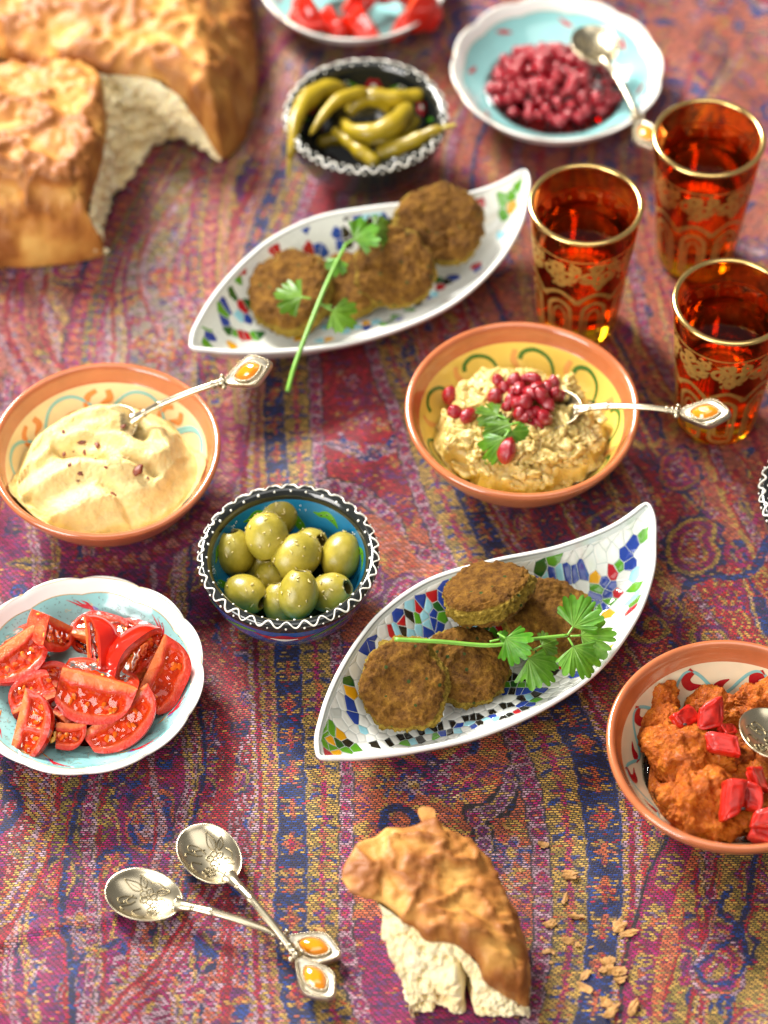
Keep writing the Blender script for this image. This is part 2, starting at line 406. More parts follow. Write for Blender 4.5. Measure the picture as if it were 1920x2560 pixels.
# --- scattered field ornament
fr = np.random.default_rng(5); used = []
UQ = np.zeros((0, 3))
for _ in range(9000):
    c = np.array([fr.uniform(-.30, .30), fr.uniform(-.36, .48)]); s = (.036 if _ < 34 else .021 if _ < 160 else .014 if _ < 700 else .009 if _ < 2500 else fr.choice([.004, .0055]))
    if len(UQ) and np.any(np.hypot(UQ[:, 0] - c[0], UQ[:, 1] - c[1]) < .98 * (s + UQ[:, 2])): continue
    UQ = np.concatenate([UQ, [[c[0], c[1], s]]])
    k = fr.random(); ang = fr.uniform(0, 6.28); mi = fr.random() < .5
    if s > .008 and k < .66: paisley(c, s * .74, ang * .3 - .8, mi, [('navy', 'gold', 'mag', 'coral'), ('vio', 'coral', 'blue', 'lil'), ('crim', 'gold', 'vio', 'coral'), ('blue', 'lil', 'red', 'gold')][fr.integers(4)])
    elif k < .46: flower(c, s * 1.0, int(fr.integers(5, 8)), *[('coral', 'red', 'gold'), ('mag', 'vio', 'coral'), ('gold', 'coral', 'mag'), ('blue', 'navy', 'lil'), ('lil', 'mag', 'gold')][fr.integers(5)], ang=ang)
    elif k < .76: scroll(c, s * .92, ang, mi, *[('blue', 'navy'), ('mag', 'crim'), ('navy', 'vio'), ('gold', 'coral'), ('coral', 'red')][fr.integers(5)], w0=.0012 + .06 * s)
    else: leafm(c, s, ang, *[('olive', 'gold'), ('blue', 'navy'), ('gold', 'coral'), ('mag', 'vio')][fr.integers(4)])
# --- thin woven lines that follow the flow of the bands through the fields
LB = np.array([g2(*q) for q in [(640, 330), (505, 560), (535, 760), (510, 1041), (520, 1200), (535, 1400), (545, 1640), (545, 1790), (532, 1961), (535, 2100), (560, 2320)]])
RB = np.array([g2(*q) for q in [(950, 120), (845, 330), (868, 560), (925, 760), (985, 900), (1055, 1041), (1145, 1200), (1245, 1400), (1375, 1640), (1400, 1790), (1395, 1961), (1375, 2080), (1330, 2320)]])
for k_ in range(15):
    d_ = .012 + .0125 * k_ + .003 * math.sin(k_ * 2.1)
    for base_, sg_ in ((LB, -1), (RB, 1)):
        y_ = base_[:, 1]; Pl = np.stack([base_[:, 0] + sg_ * d_ + .0045 * np.sin(y_ * 42 + k_ * 1.3), y_], 1)
        cc_ = ([('crim', 'red'), ('lil', 'pink'), ('navy', 'blue'), ('mag', 'vio'), ('gold', 'lil')] if sg_ < 0 else [('crim', 'red'), ('coral', 'rose'), ('navy', 'blue'), ('red', 'crim'), ('gold', 'coral')])[(k_ * 2 + (sg_ > 0)) % 5]
        stroke(Pl, .0010 + .0006 * (k_ % 3 == 0), *cc_, .3, world=True, dens=70)
        stroke(Pl + np.array([.0028 * sg_, 0]), .0007, *[('red', 'crim'), ('gold', 'cream'), ('lil', 'gold') if sg_ < 0 else ('coral', 'gold')][k_ % 3], .3, world=True, dens=70)
        if k_ % 4 == 1: stroke(Pl + np.array([.0065 * sg_, 0]), .0028, fn=lambda *a: p_dots(*a, 'lil', 'pink', 'mag', .007), world=True, dens=70)
# --- big drawn motifs of the right-hand field
z5 = crop(1400, 1100, 3.19)
def zpx(zf, P): return [zf(*q) for q in P]
stroke(zpx(z5, [(980, 970), (1200, 1050), (1350, 1085), (1530, 1030), (1620, 880), (1670, 760)]), .0024, 'blue', 'navy', .5)
stroke(zpx(z5, [(960, 1270), (1030, 1140), (1180, 1080)]), [.001, .0030, .001], 'navy', 'blue', .5)
paisley(g2(*z5(1045, 800)), .0165, .05, False); paisley(g2(*z5(930, 200)), .0125, .2, False, ('navy', 'coral', 'mag', 'vio'))
flower(g2(*z5(1430, 370)), .0135, 5, 'red', 'coral', 'mauve', .4); leafm(g2(*z5(1490, 540)), .008, 2.0, 'gold', 'olive')
scroll(g2(*z5(1440, 910)), .0085, 2.2, False, 'mag', 'crim', .0016); scroll(g2(*z5(1330, 1240)), .010, 1.0, True, 'mag', 'vio', .0018)
for q in [(700, 1480), (1180, 1560)]:
    scroll(g2(*z5(*q)), .016, 2.6, False, 'vio', 'mag', .0018); scroll(g2(*z5(q[0] + 40, q[1] + 20)), .0115, 2.6, False, 'gold', 'olive', .0016)
scroll(g2(1275, 1690), .013, 1.2, False, 'navy', 'blue', .0020)
z6 = crop(1320, 2100, 2.765)
P6 = zpx(z6, [(1160, 870), (1220, 960), (1350, 990), (1480, 900), (1510, 720), (1440, 580), (1380, 540), (1330, 500), (1350, 400), (1400, 320)])
paisley(g2(*z6(1350, 860)), .0125, -.5, True, ('lil', 'coral', 'mag', 'gold'), False); stroke(P6, .0013, 'blue', 'navy', .4)
stroke(zpx(z6, [(1160, 870), (1280, 770), (1380, 690), (1450, 600)]), .0012, 'blue', 'navy', .4)
leafm(g2(*z6(1090, 860)), .0075, 1.3, 'mag', 'vio'); flower(g2(*z6(1230, 420)), .007, 5, 'mag', 'blue', 'gold'); stroke(zpx(z6, [(1330, 1180), (1320, 1120), (1370, 1075), (1430, 1080)]), .0016, 'blue', 'navy', .4)
# --- bands left of the centre
DOT = lambda S, T, A, B, W, X, Y: p_dots(S, T, A, B, W, X, Y)
def pair(L, Rr):
    L = np.array([g2(*q) for q in L]); Rr = np.array([g2(*q) for q in Rr]); return (L + Rr) / 2, np.hypot(*(L - Rr).T) / 2
def band(L, Rr, fn): P, h = pair(L, Rr); stroke(P, h, fn=fn, world=True)
b0 = [(640, 560), (690, 760), (697, 900), (706, 1041), (720, 1200), (742, 1400), (763, 1640), (765, 1790), (765, 1961), (776, 2080), (812, 2212), (850, 2320)]
b1 = [(608, 560), (659, 760), (667, 900), (676, 1041), (690, 1200), (712, 1400), (732, 1640), (732, 1790), (728, 1961), (735, 2100), (772, 2225), (810, 2320)]
b2 = [(560, 560), (604, 760), (615, 900), (625, 1041), (636, 1200), (648, 1400), (660, 1640), (664, 1790), (664, 1961), (668, 2100), (690, 2212), (720, 2320)]
b3 = [(525, 560), (566, 760), (570, 900), (576, 1041), (583, 1200), (592, 1400), (600, 1640), (600, 1790), (592, 1961), (600, 2100), (622, 2212), (650, 2320)]
b4 = [(505, 560), (535, 760), (525, 900), (505, 1041), (520, 1200), (535, 1400), (545, 1640), (545, 1790), (532, 1961), (535, 2100), (545, 2212), (560, 2320)]
up = [(700, 120), (640, 330)]     # the same bands run on behind the dishes
def pre(b, dx): return [(x + dx, y) for x, y in up] + b
b0, b1, b2, b3, b4 = (pre(b, d) for b, d in zip((b0, b1, b2, b3, b4), (70, 40, 0, -35, -60)))
band(b4, b3, p_stripes([('lil', 'gold', .5), ('crim', 'mag', .4), ('gold', 'lil', .45), ('rose', 'vio', .4), ('gold', 'pink', .4)], 1))
band(b3, b2, p_cross); band(b2, b1, p_tile); band(b1, b0, p_dots)
# magenta band with triangles that swings round the left bowl, its tile band and thin edge lines
stroke([(640, 40), (560, 150), (500, 260), (468, 380), (450, 520), (452, 620), (475, 760), (492, 880), (500, 980), (478, 1060), (430, 1130), (330, 1190), (180, 1225)], .0072, fn=p_tri)
stroke([(612, 40), (532, 150), (474, 260), (440, 380), (421, 520), (424, 620), (446, 760), (462, 860)], .0045, fn=lambda *a: p_tile(*a, per=.012))
stroke([(600, 40), (520, 150), (460, 260), (426, 380), (407, 520), (410, 620), (430, 760), (445, 860)], .0012, 'mag', 'red', .3)
stroke([(665, 60), (590, 170), (530, 280), (495, 390), (480, 520), (482, 620), (502, 760), (520, 900)], .0035, fn=p_stripes([('gold', 'olive', .4), ('pink', 'rose', .4), ('gold', 'lil', .4)]))
stroke([(420, 180), (350, 290), (285, 400), (225, 530), (180, 650), (157, 760), (150, 860)], .0066, fn=lambda S, T, A, B, W, X, Y: p_dots(S, T, A, B, W, X, Y, 'mag', 'crim', 'coral', .0072))
stroke([(455, 180), (385, 290), (320, 400), (255, 530), (213, 650), (193, 760), (185, 860)], .0048, fn=lambda *a: p_tile(*a, bg='olive', per=.012))
stroke([(470, 180), (400, 290), (337, 400), (272, 530), (229, 650), (208, 760), (200, 860)], .0012, 'mag', 'red', .3)
# wavy pink ribbons top-left of the left bowl
stroke([(0, 690), (30, 760), (80, 820), (100, 870)], .010, fn=p_stripes([('pink', 'rose', .4), ('lil', 'pink', .5), ('crim', 'pink', .4), ('pink', 'lil', .4), ('rose', 'crim', .4)]))
stroke([(25, 600), (10, 680), (35, 760), (60, 800), (70, 850), (130, 880)], .0014, 'crim', 'red', .3); stroke([(100, 590), (85, 690), (110, 760), (140, 800), (150, 860)], .0014, 'crim', 'red', .3)
# floral column on the grey ground
for q, s, kw in [((365, 590), .0085, dict(a='coral', b='red')), ((405, 650), .011, dict(a='lil', b='mag', mid='pink')), ((345, 745), .013, dict(a='gold', b='lil', mid='coral', ring='coral')), ((330, 680), .005, dict(a='mag', b='vio')), ((405, 535), .005, dict(a='red', b='coral')), ((440, 700), .005, dict(a='coral', b='gold')), ((290, 690), .005, dict(a='mag', b='crim')), ((300, 740), .006, dict(a='coral', b='red')), ((400, 770), .006, dict(a='red', b='coral')), ((370, 480), .007, dict(a='coral', b='mag')), ((395, 420), .007, dict(a='gold', b='coral')), ((425, 370), .006, dict(a='mag', b='red'))]:
    flower(g2(*q), s, int(fr.integers(5, 8)), ang=fr.uniform(0, 3), **kw)
scroll(g2(370, 625), .011, 0.0, False, 'coral', 'pink', .0022, .8)
# --- centre band: red above, coral below, magenta at the foot
c_l = b0; c_r = [(830, 120), (735, 330), (735, 560), (790, 760), (835, 900), (881, 1041), (945, 1200), (1020, 1400), (1101, 1640), (1140, 1790), (1151, 1961), (1145, 2080), (1120, 2212), (1080, 2320)]
def p_centre(S, T, A, B, W, X, Y):
    n = fbm(np.stack([X * 90, Y * 90, X * 0], -1), 2, 31); y = Y + .02 * n
    y1, y2 = g2(800, 1090)[1], g2(900, 2020)[1]
    setm(A, B, W, np.ones(S.shape, bool), 'red', 'crim', .45)
    setm(A, B, W, (n > .25), 'crim', 'vio', .35)
    setm(A, B, W, y < y1, 'coral', 'rose', .4)
    setm(A, B, W, (y < y1) & (n < -.22), 'vio', 'coral', .5); setm(A, B, W, (y < y1) & (n > .34), 'gold', 'coral', .5)
    setm(A, B, W, y < y2, 'mag', 'vio', .45)
band(c_l, c_r, p_centre)
P = g2(785, 975)
for s in (-1, 1):
    for k, col in ((0, ('lil', 'mag')), (1, ('blue', 'lil')), (2, ('lil', 'pink'))):
        leafm((P[0] + s * (.004 + .0045 * k), P[1] - .004 + .002 * k), .010, (math.pi / 2 - s * (.55 + .3 * k)), *col)
stroke([(735, 945), (757, 985), (790, 1003), (825, 985), (850, 945)], .0014, 'blue', 'lil', .4)
for q, s in [((755, 925), .0055), ((790, 915), .0065), ((825, 930), .0055), ((740, 1010), .004), ((770, 870), .007), ((810, 870), .006), ((760, 820), .006), ((735, 800), .005), ((780, 1040), .006), ((830, 1020), .005), ((850, 1000), .004), ((730, 890), .004)]:
    flower(g2(*q), s, 5, *[('coral', 'red', 'gold'), ('gold', 'coral', 'mag'), ('lil', 'mag', 'coral'), ('vio', 'mag', 'coral')][fr.integers(4)], ang=fr.uniform(0, 3))
stroke([(712, 1060), (790, 1072), (845, 1120), (868, 1175), (930, 1200), (985, 1270)], .0058, fn=lambda *a: p_dots(*a, 'lil', 'pink', 'mag', .007))
stroke([(800, 1130), (850, 1170), (880, 1220), (940, 1250), (960, 1330)], .0075, 'coral', 'pink', .35)
for q, s, m in [((870, 1290), .013, 0), ((800, 1250), .010, 1)]: paisley(g2(*q), s, -.3 if m else .4, bool(m), ('vio', 'lil', 'mag', 'coral'))
z4 = crop(840, 1800, 2.304)
stroke(zpx(z4, [(1000, 190), (1000, 300), (930, 420), (850, 480), (735, 505), (780, 600), (800, 720)]), .0011, 'black', 'navy', .3)
stroke(zpx(z4, [(1045, 440), (1000, 530), (880, 590), (915, 680), (920, 830)]), .0011, 'black', 'navy', .3)
stroke(zpx(z4, [(1025, 300), (985, 440), (900, 520), (810, 545), (850, 650), (860, 780)]), .0048, fn=lambda *a: p_dots(*a, 'lil', 'gold', 'vio', .008))
for P_, w_, a, b in [([(470, 180), (560, 220), (600, 330), (590, 420)], .0028, 'vio', 'lil'), ([(800, 90), (790, 150), (700, 200), (630, 280), (600, 390)], .003, 'lil', 'mag'), ([(270, 600), (290, 520), (370, 490), (440, 530), (450, 620)], .0024, 'navy', 'blue'), ([(330, 230), (430, 260), (520, 320), (570, 400)], .003, 'mag', 'navy'), ([(700, 90), (790, 110), (790, 170)], .002, 'blue', 'navy')]:
    stroke(zpx(z4, P_), w_, a, b, .4)
for q, s, col in [((770, 330), .010, ('vio', 'mag', 'coral')), ((450, 360), .010, ('blue', 'lil', 'gold')), ((310, 360), .009, ('gold', 'blue', 'coral')), ((690, 420), .009, ('gold', 'blue', 'mag')), ((1010, 760), .012, ('lil', 'blue', 'gold')), ((990, 950), .011, ('gold', 'lil', 'coral')), ((560, 240), .006, ('navy', 'blue', 'lil'))]:
    flower(g2(*z4(*q)), s, 6, *col, ang=.3)
# --- bands right of the centre
r1 = [(865, 120), (768, 330), (770, 560), (822, 760), (868, 900), (915, 1041), (980, 1200), (1060, 1400), (1148, 1640), (1185, 1790), (1195, 1961), (1190, 2080), (1165, 2212), (1125, 2320)]
r2 = [(905, 120), (800, 330), (815, 560), (868, 760), (920, 900), (975, 1041), (1050, 1200), (1135, 1400), (1230, 1640), (1262, 1790), (1268, 1961), (1262, 2080), (1240, 2212), (1200, 2320)]
r3 = [(930, 120), (825, 330), (845, 560), (900, 760), (955, 900), (1020, 1041), (1105, 1200), (1200, 1400), (1315, 1640), (1345, 1790), (1345, 1961), (1330, 2080), (1315, 2212), (1280, 2320)]
r4 = [(950, 120), (845, 330), (868, 560), (925, 760), (985, 900), (1055, 1041), (1145, 1200), (1245, 1400), (1375, 1640), (1400, 1790), (1395, 1961), (1375, 2080), (1365, 2212), (1330, 2320)]
band(c_r, r1, p_dots); band(r1, r2, p_tile); band(r2, r3, p_cross)
band(r3, r4, p_stripes([('gold', 'lil', .5), ('crim', 'mag', .4), ('lil', 'gold', .5), ('red', 'rose', .4)]))
stroke(zpx(z6, [(965, 0), (900, 150), (830, 300), (790, 450), (740, 620), (690, 800), (660, 1000), (650, 1300)]), .0016, 'navy', 'blue', .4)
stroke(zpx(z6, [(1060, 40), (980, 200), (930, 350), (880, 520), (830, 680), (800, 850), (780, 1000), (770, 1300)]), .0098, fn=lambda *a: p_dots(*a, 'mag', 'crim', 'gold', .030))
stroke(zpx(z6, [(1180, 40), (1100, 250), (1040, 430), (980, 620), (930, 800), (905, 1000), (890, 1300)]), .0022, 'coral', 'gold', .4)
# --- lower left: red rib line and striped ribbon running down to the left edge
z3 = crop(0, 1880, 2.676)
stroke(zpx(z3, [(1560, 0), (1530, 300), (1470, 560), (1330, 880), (1180, 1160), (1000, 1420), (850, 1600), (640, 1830)]), .0016, 'red', 'crim', .3)
stroke(zpx(z3, [(1500, 700), (1380, 960), (1250, 1180), (1090, 1420), (900, 1660), (740, 1830)]), .0078, fn=p_stripes([('lil', 'gold', .5), ('red', 'crim', .4), ('pink', 'lil', .5), ('red', 'mag', .4), ('lil', 'coral', .5), ('mag', 'crim', .4)]))
stroke(zpx(z3, [(390, 180), (390, 330), (340, 520), (310, 700), (230, 900), (100, 1100), (0, 1250)]), .0016, 'red', 'crim', .3)
stroke(zpx(z3, [(200, 200), (230, 330), (300, 430), (250, 560), (200, 760), (90, 950), (0, 1080)]), .0065, fn=p_stripes([('gold', 'crim', .5), ('lil', 'gold', .5), ('coral', 'vio', .5), ('gold', 'lil', .4)]))
stroke(zpx(z3, [(20, 180), (90, 240), (130, 330), (110, 420), (20, 500), (0, 520)]), .0022, 'navy', 'blue', .4)
stroke(zpx(z3, [(640, 820), (690, 690), (800, 640), (870, 720), (850, 820)]), .0018, 'blue', 'navy', .4)
for P_ in ([(1290, 1220), (1380, 1320), (1460, 1360)], [(250, 1540), (200, 1650)], [(800, 1250), (660, 1350), (560, 1400), (480, 1520)]): stroke(zpx(z3, P_), [.0012, .003, .001][:len(P_)] if len(P_) == 3 else .0016, 'blue', 'navy', .4)
for q, s, col in [((760, 730), .0065, ('coral', 'gold', 'mag')), ((540, 1130), .008, ('lil', 'coral', 'gold')), ((700, 420), .007, ('gold', 'olive', 'mag')), ((820, 230), .010, ('navy', 'blue', 'vio')), ((640, 1360), .006, ('gold', 'olive', 'coral')), ((1340, 1610), .012, ('lil', 'mag', 'coral')), ((330, 1230), .006, ('coral', 'gold', 'red')), ((930, 420), .005, ('coral', 'gold', 'mag')), ((1150, 640), .005, ('gold', 'lil', 'mag')), ((250, 1450), .006, ('lil', 'gold', 'blue'))]:
    flower(g2(*z3(*q)), s, 5, *col, ang=fr.uniform(0, 3))
# --- mesh with gentle creases, and the weave shader
FP = np.stack([GX * 9, GY * 9, GX * 0], -1)
GZ = -.0009 - .0012 * (fbm(FP, 3, 41) * .5 + .5) - .0005 * np.abs(fbm(FP * 3.1, 3, 43))
def crease(P, hgt, wd):
    global GZ
    P = catmull(np.array([g2(*q) for q in P]), 30); d = np.full(GX.shape, 9.)
    for k in range(len(P) - 1):
        a, b = P[k], P[k + 1]; v = b - a; L2 = v @ v
        t = np.clip(((GX - a[0]) * v[0] + (GY - a[1]) * v[1]) / L2, 0, 1); d = np.minimum(d, np.hypot(GX - a[0] - t * v[0], GY - a[1] - t * v[1]))
    GZ = GZ + hgt * np.exp(-(d / wd) ** 2)
crease([(-40, 2050), (60, 2015), (150, 2000), (240, 1985)], .0022, .004); crease([(1180, 1740), (1260, 1830), (1300, 1930)], .0012, .006)
crease([(480, 640), (430, 800)], .0018, .007); crease([(1300, 1250), (1420, 1290), (1560, 1270)], .0012, .006); crease([(560, 1560), (640, 1640), (700, 1760)], .0012, .006)
FOOT = [(-.1478, .0071, .050), (.0740, .0343, .050), (.1708, -.1802, .050), (-.152, -.1253, .048), (.1047, .3214, .05), (-.012, .42, .05), (-.0491, -.064, .036), (-.0106, .2605, .036), (.23, .0, .04), (.1102, .1388, .03), (.1811, .1908, .03), (.1841, .0668, .03),
        (.0, -.145, .035), (.04, -.11, .04), (.085, -.09, .04), (-.06, .115, .035), (-.01, .14, .04), (.04, .17, .04), (.03, -.255, .06), (-.16, .22, .09), (-.2, .32, .12), (-.11, -.20, .05), (-.07, -.235, .05), (-.04, -.25, .04), (.12, -.26, .06)]
mask = np.ones(GX.shape)
for fx_, fy_, fr_ in FOOT: mask *= sstep(fr_, fr_ + .035, np.hypot(GX - fx_, GY - fy_))
fl_ = 1 - np.abs(fbm(np.stack([GX * 13 + GY * 5, GY * 7 - GX * 3, GX * 0], -1), 2, 47)); GZ = GZ + mask * .0075 * sstep(.55, 1.0, fl_)
t = NT('woven_paisley_cloth'); t.m.name = 'woven_paisley_cloth'
co = t.coord(); sep = t.n('ShaderNodeSeparateXYZ', {0: co}); X_, Y_ = sep.outputs[0], sep.outputs[1]
wob = t.noise(120, 2, .5, co)
ry = t.math('ADD', t.math('DIVIDE', Y_, .00118), t.math('MULTIPLY', wob, .9))
row = t.math('FLOOR', ry); fy = t.math('FRACT', ry)
ux = t.math('ADD', t.math('DIVIDE', X_, .0029), t.math('ADD', t.math('MULTIPLY', row, .37), t.math('MULTIPLY', wob, .6)))
colu = t.math('FLOOR', ux); fx = t.math('FRACT', ux)
wn = t.n('ShaderNodeTexWhiteNoise', {'Vector': t.n('ShaderNodeCombineXYZ', {0: row, 1: colu}).outputs[0]}, noise_dimensions='2D')
rnd = wn.outputs['Value']; rc = t.n('ShaderNodeSeparateXYZ', {0: wn.outputs['Color']})
ca, cb = t.attr('ca'), t.attr('cb')
base = t.mix(t.math('LESS_THAN', rnd, t.math('MULTIPLY', ca.outputs['Alpha'], .72)), ca.outputs['Color'], cb.outputs['Color'])
acc_ = t.ramp(rc.outputs[1], [(0, PAL['gold']), (.3, PAL['coral']), (.5, PAL['red']), (.76, PAL['blue']), (.9, PAL['mag'])])
acc_.node.color_ramp.interpolation = 'CONSTANT'
base = t.mix(t.math('MULTIPLY', t.math('GREATER_THAN', rc.outputs[0], .90), .7), base, acc_)
hsv = t.n('ShaderNodeHueSaturation', {'Color': base, 'Saturation': 1.15, 'Value': t.math('MULTIPLY_ADD', rc.outputs[2], .54, .35)})
tri = t.math('SUBTRACT', 1.0, t.math('ABSOLUTE', t.math('MULTIPLY_ADD', fy, 2.0, -1.0)))
ends = t.math('SUBTRACT', 1.0, t.math('ABSOLUTE', t.math('MULTIPLY_ADD', fx, 2.0, -1.0)))
prof = t.math('MULTIPLY', t.n('ShaderNodeMapRange', {0: tri, 1: .24, 2: .60, 3: 0, 4: 1}).outputs[0], t.n('ShaderNodeMapRange', {0: ends, 1: .08, 2: .34, 3: 0, 4: 1}).outputs[0])
dye = t.n('ShaderNodeMix', {0: 1.0, 6: hsv.outputs[0], 7: (1.20, .98, .86, 1)}, data_type='RGBA', blend_type='MULTIPLY').outputs[2]
fin = t.mix(prof, (.018, .012, .014), dye)
t.set(Base_Color=fin, Roughness=.62, Sheen_Weight=.10, Sheen_Roughness=.45, Sheen_Tint=(1, .93, .92))
t.b.inputs['Specular IOR Level'].default_value = .35
t.bump(prof, .55, .0006)
ny, nx = GX.shape
cloth = mo('tablecloth', np.stack([GX, GY, GZ], -1).reshape(-1, 3), [grid_faces(ny, nx, False)], t.m, cols={'ca': CA.reshape(-1, 4), 'cb': CB.reshape(-1, 3)})
tag(cloth, 'woven paisley tablecloth in purple, red, gold and blue under all the dishes', 'tablecloth')
# ================================================================== CROCKERY
class Surf:
    """a turned surface: angle (degrees) and arc length s (metres) along the profile"""
    def __init__(s, prof, sign=1, rmod=None):
        s.p = np.asarray(prof, float); d = np.hypot(*np.diff(s.p, axis=0).T); s.c = np.concatenate([[0], np.cumsum(d)]); s.sign = sign; s.rmod = rmod
    def rz(s, q): return np.interp(q, s.c, s.p[:, 0]), np.interp(q, s.c, s.p[:, 1])
    def P(s, th, q):
        r, z = s.rz(q)
        if s.rmod: r, z = s.rmod(r, z, th)
        return np.stack([r * np.cos(th), r * np.sin(th), z], -1)
    def N(s, th, q):
        r0, z0 = s.rz(np.asarray(q) - .0006); r1, z1 = s.rz(np.asarray(q) + .0006)
        dr, dz = r1 - r0, z1 - z0; l = np.hypot(dr, dz) + 1e-12
        return np.stack([-dz / l * np.cos(th), -dz / l * np.sin(th), dr / l], -1) * s.sign
def ribbon(sf, pts, wid, off=.00012, n=22, dome=.0001):
    """painted brush stroke: pts (deg, s in mm), widths in mm along it"""
    pts = np.array(pts, float); th = np.radians(pts[:, 0]); q = pts[:, 1] / 1000
    r0 = np.mean(sf.rz(q)[0]) + 1e-4
    U = catmull(np.stack([th * r0, q], 1), n); wd = np.interp(np.linspace(0, 1, n), np.linspace(0, 1, len(wid)), wid) / 2000
    rl = np.maximum(sf.rz(U[:, 1])[0], .002)
    T = np.gradient(U, axis=0); T[:, 0] *= rl / r0; T /= np.linalg.norm(T, axis=1)[:, None] + 1e-12; Nn = np.stack([-T[:, 1], T[:, 0]], 1)
    V = []
    for k in (-1, -.5, 0, .5, 1):
        uu = U[:, 0] / r0 + k * wd * Nn[:, 0] / rl; qq = U[:, 1] + k * wd * Nn[:, 1]
        V.append(sf.P(uu, qq) + sf.N(uu, qq) * (off + dome * (1 - k * k)))
    V = np.stack(V, 1).reshape(-1, 3)
    return V, [grid_faces(n, 5, False)]
def dotd(sf, th, s, r, off=.0001, h=.0003):
    """small raised dot"""
    a = np.linspace(0, 2 * np.pi, 12, endpoint=False); th = R(th); s = s / 1000; r = r / 1000
    rl = max(float(sf.rz(s)[0]), .002); V = [sf.P(np.array([th]), np.array([s])) + sf.N(np.array([th]), np.array([s])) * (off + h)]
    for k, hh in ((.6, h * .8), (1, 0)):
        V.append(sf.P(th + k * r * np.cos(a) / rl, s + k * r * np.sin(a)) + sf.N(th + k * r * np.cos(a) / rl, s + k * r * np.sin(a)) * (off + hh))
    j = np.arange(12); k2 = (j + 1) % 12
    return np.concatenate(V), [np.stack([np.zeros(12, int), 1 + j, 1 + k2], 1), np.stack([1 + j, 13 + j, 13 + k2, 1 + k2], 1)]
def paint(name, parent, mat, pieces):
    a = Acc()
    for V, F in pieces: a.add(V, F)
    V, F = a.out(); return mo(name, V, F, mat, parent)
def each(name, parent, mat, pieces): return [mo(name, V, F, mat, parent) for V, F in pieces]

M = {}
def glaze(name, col, rough=.12, var=.08, scale=40, bump=.05, coat=.6):
    return simple(name, col, rough, var, scale, .5, bump, 90, coat=coat, bdist=.0006)
M['terracotta'] = simple('terracotta_clay', (.54, .175, .062), .36, .16, 70, .5, .12, 160, coat=.35)
M['terra_rim'] = simple('glazed_terracotta_rim', (.47, .135, .048), .20, .14, 60, .5, .06, 120, coat=.8)
M['cream'] = glaze('cream_glaze', (.72, .56, .31)); M['yellow'] = glaze('yellow_glaze', (.76, .54, .11)); M['ivory'] = glaze('ivory_glaze', (.72, .61, .41))
M['p_orange'] = glaze('orange_slip', (.62, .20, .04), .2); M['p_teal'] = glaze('teal_slip', (.20, .45, .43), .2); M['p_green'] = glaze('green_slip', (.05, .16, .025), .2)
M['p_red'] = glaze('red_slip', (.36, .008, .015), .15); M['p_faded'] = glaze('faded_orange_slip', (.72, .33, .09), .25)
M['white'] = glaze('white_porcelain', (.82, .80, .75), .10, .03); M['turq'] = glaze('turquoise_glaze', (.27, .58, .57), .14, .07)
M['goldline'] = simple('gold_line', (.62, .43, .16), .30, .1, 80, metal=.85); M['p_ink'] = glaze('brown_ink', (.11, .10, .10), .3)
M['p_tulip'] = glaze('tulip_red', (.50, .015, .03), .2); M['p_violet'] = glaze('violet_slip', (.16, .15, .42), .2); M['p_amber'] = glaze('amber_slip', (.6, .25, .03), .2)
M['blackg'] = glaze('black_glaze', (.012, .014, .013), .13, .2); M['slip'] = glaze('white_slip', (.83, .80, .70), .25, .04)
M['bluein'] = glaze('blue_glaze', (.012, .17, .34), .12, .2); M['blueout'] = glaze('deep_blue_glaze', (.015, .07, .26), .14, .2)
M['leafg'] = glaze('leaf_green_glaze', (.07, .26, .012), .2, .25); M['dkgreen'] = glaze('dark_green_glaze', (.010, .045, .022), .14, .25); M['redg'] = glaze('red_glaze', (.38, .012, .02), .15)

def terracotta_bowl(label, loc, rot, inner, rad):
    t_ = thing('terracotta_bowl', label, 'bowl', loc, (0, 0, rot)); k = rad / .0628
    out = smooth_profile(np.array([(.0005, .0), (.028, .0), (.031, .0012), (.0325, .0045), (.041, .0125), (.0505, .0235), (.0575, .0345), (.0612, .0415), (.0627, .0448)]) * k, 46)
    rim = smooth_profile(np.array([(.0627, .0448), (.0626, .0463), (.0612, .0473), (.0594, .0467), (.0583, .0450), (.0572, .0425), (.0556, .0395), (.0548, .0383)]) * k, 26)
    inn = smooth_profile(np.array([(.0548, .0383), (.051, .0320), (.0455, .0245), (.0375, .0165), (.027, .0105), (.014, .0078), (.0003, .0072)]) * k, 60)
    wob = lambda r, z, th: (r * (1 + .004 * np.sin(2 * th + .7) + .0025 * np.sin(5 * th)), z + .0005 * np.sin(3 * th + 1) * (z > .02))
    for nm, pr, m in (('outer_wall', out, 'terracotta'), ('rim', rim, 'terra_rim'), ('inside_glaze', inn, inner)):
        V, F = lathe(pr, 150, wob); mo(nm, V, [F], M[m], t_)
    return t_, Surf(inn, -1 if False else 1, wob), k
def flipped(sf):   # normal must point to the bowl's axis / up
    n = sf.N(np.array([0.]), np.array([sf.c[-1] * .5]))[0]
    if n[2] < 0: sf.sign *= -1
    return sf

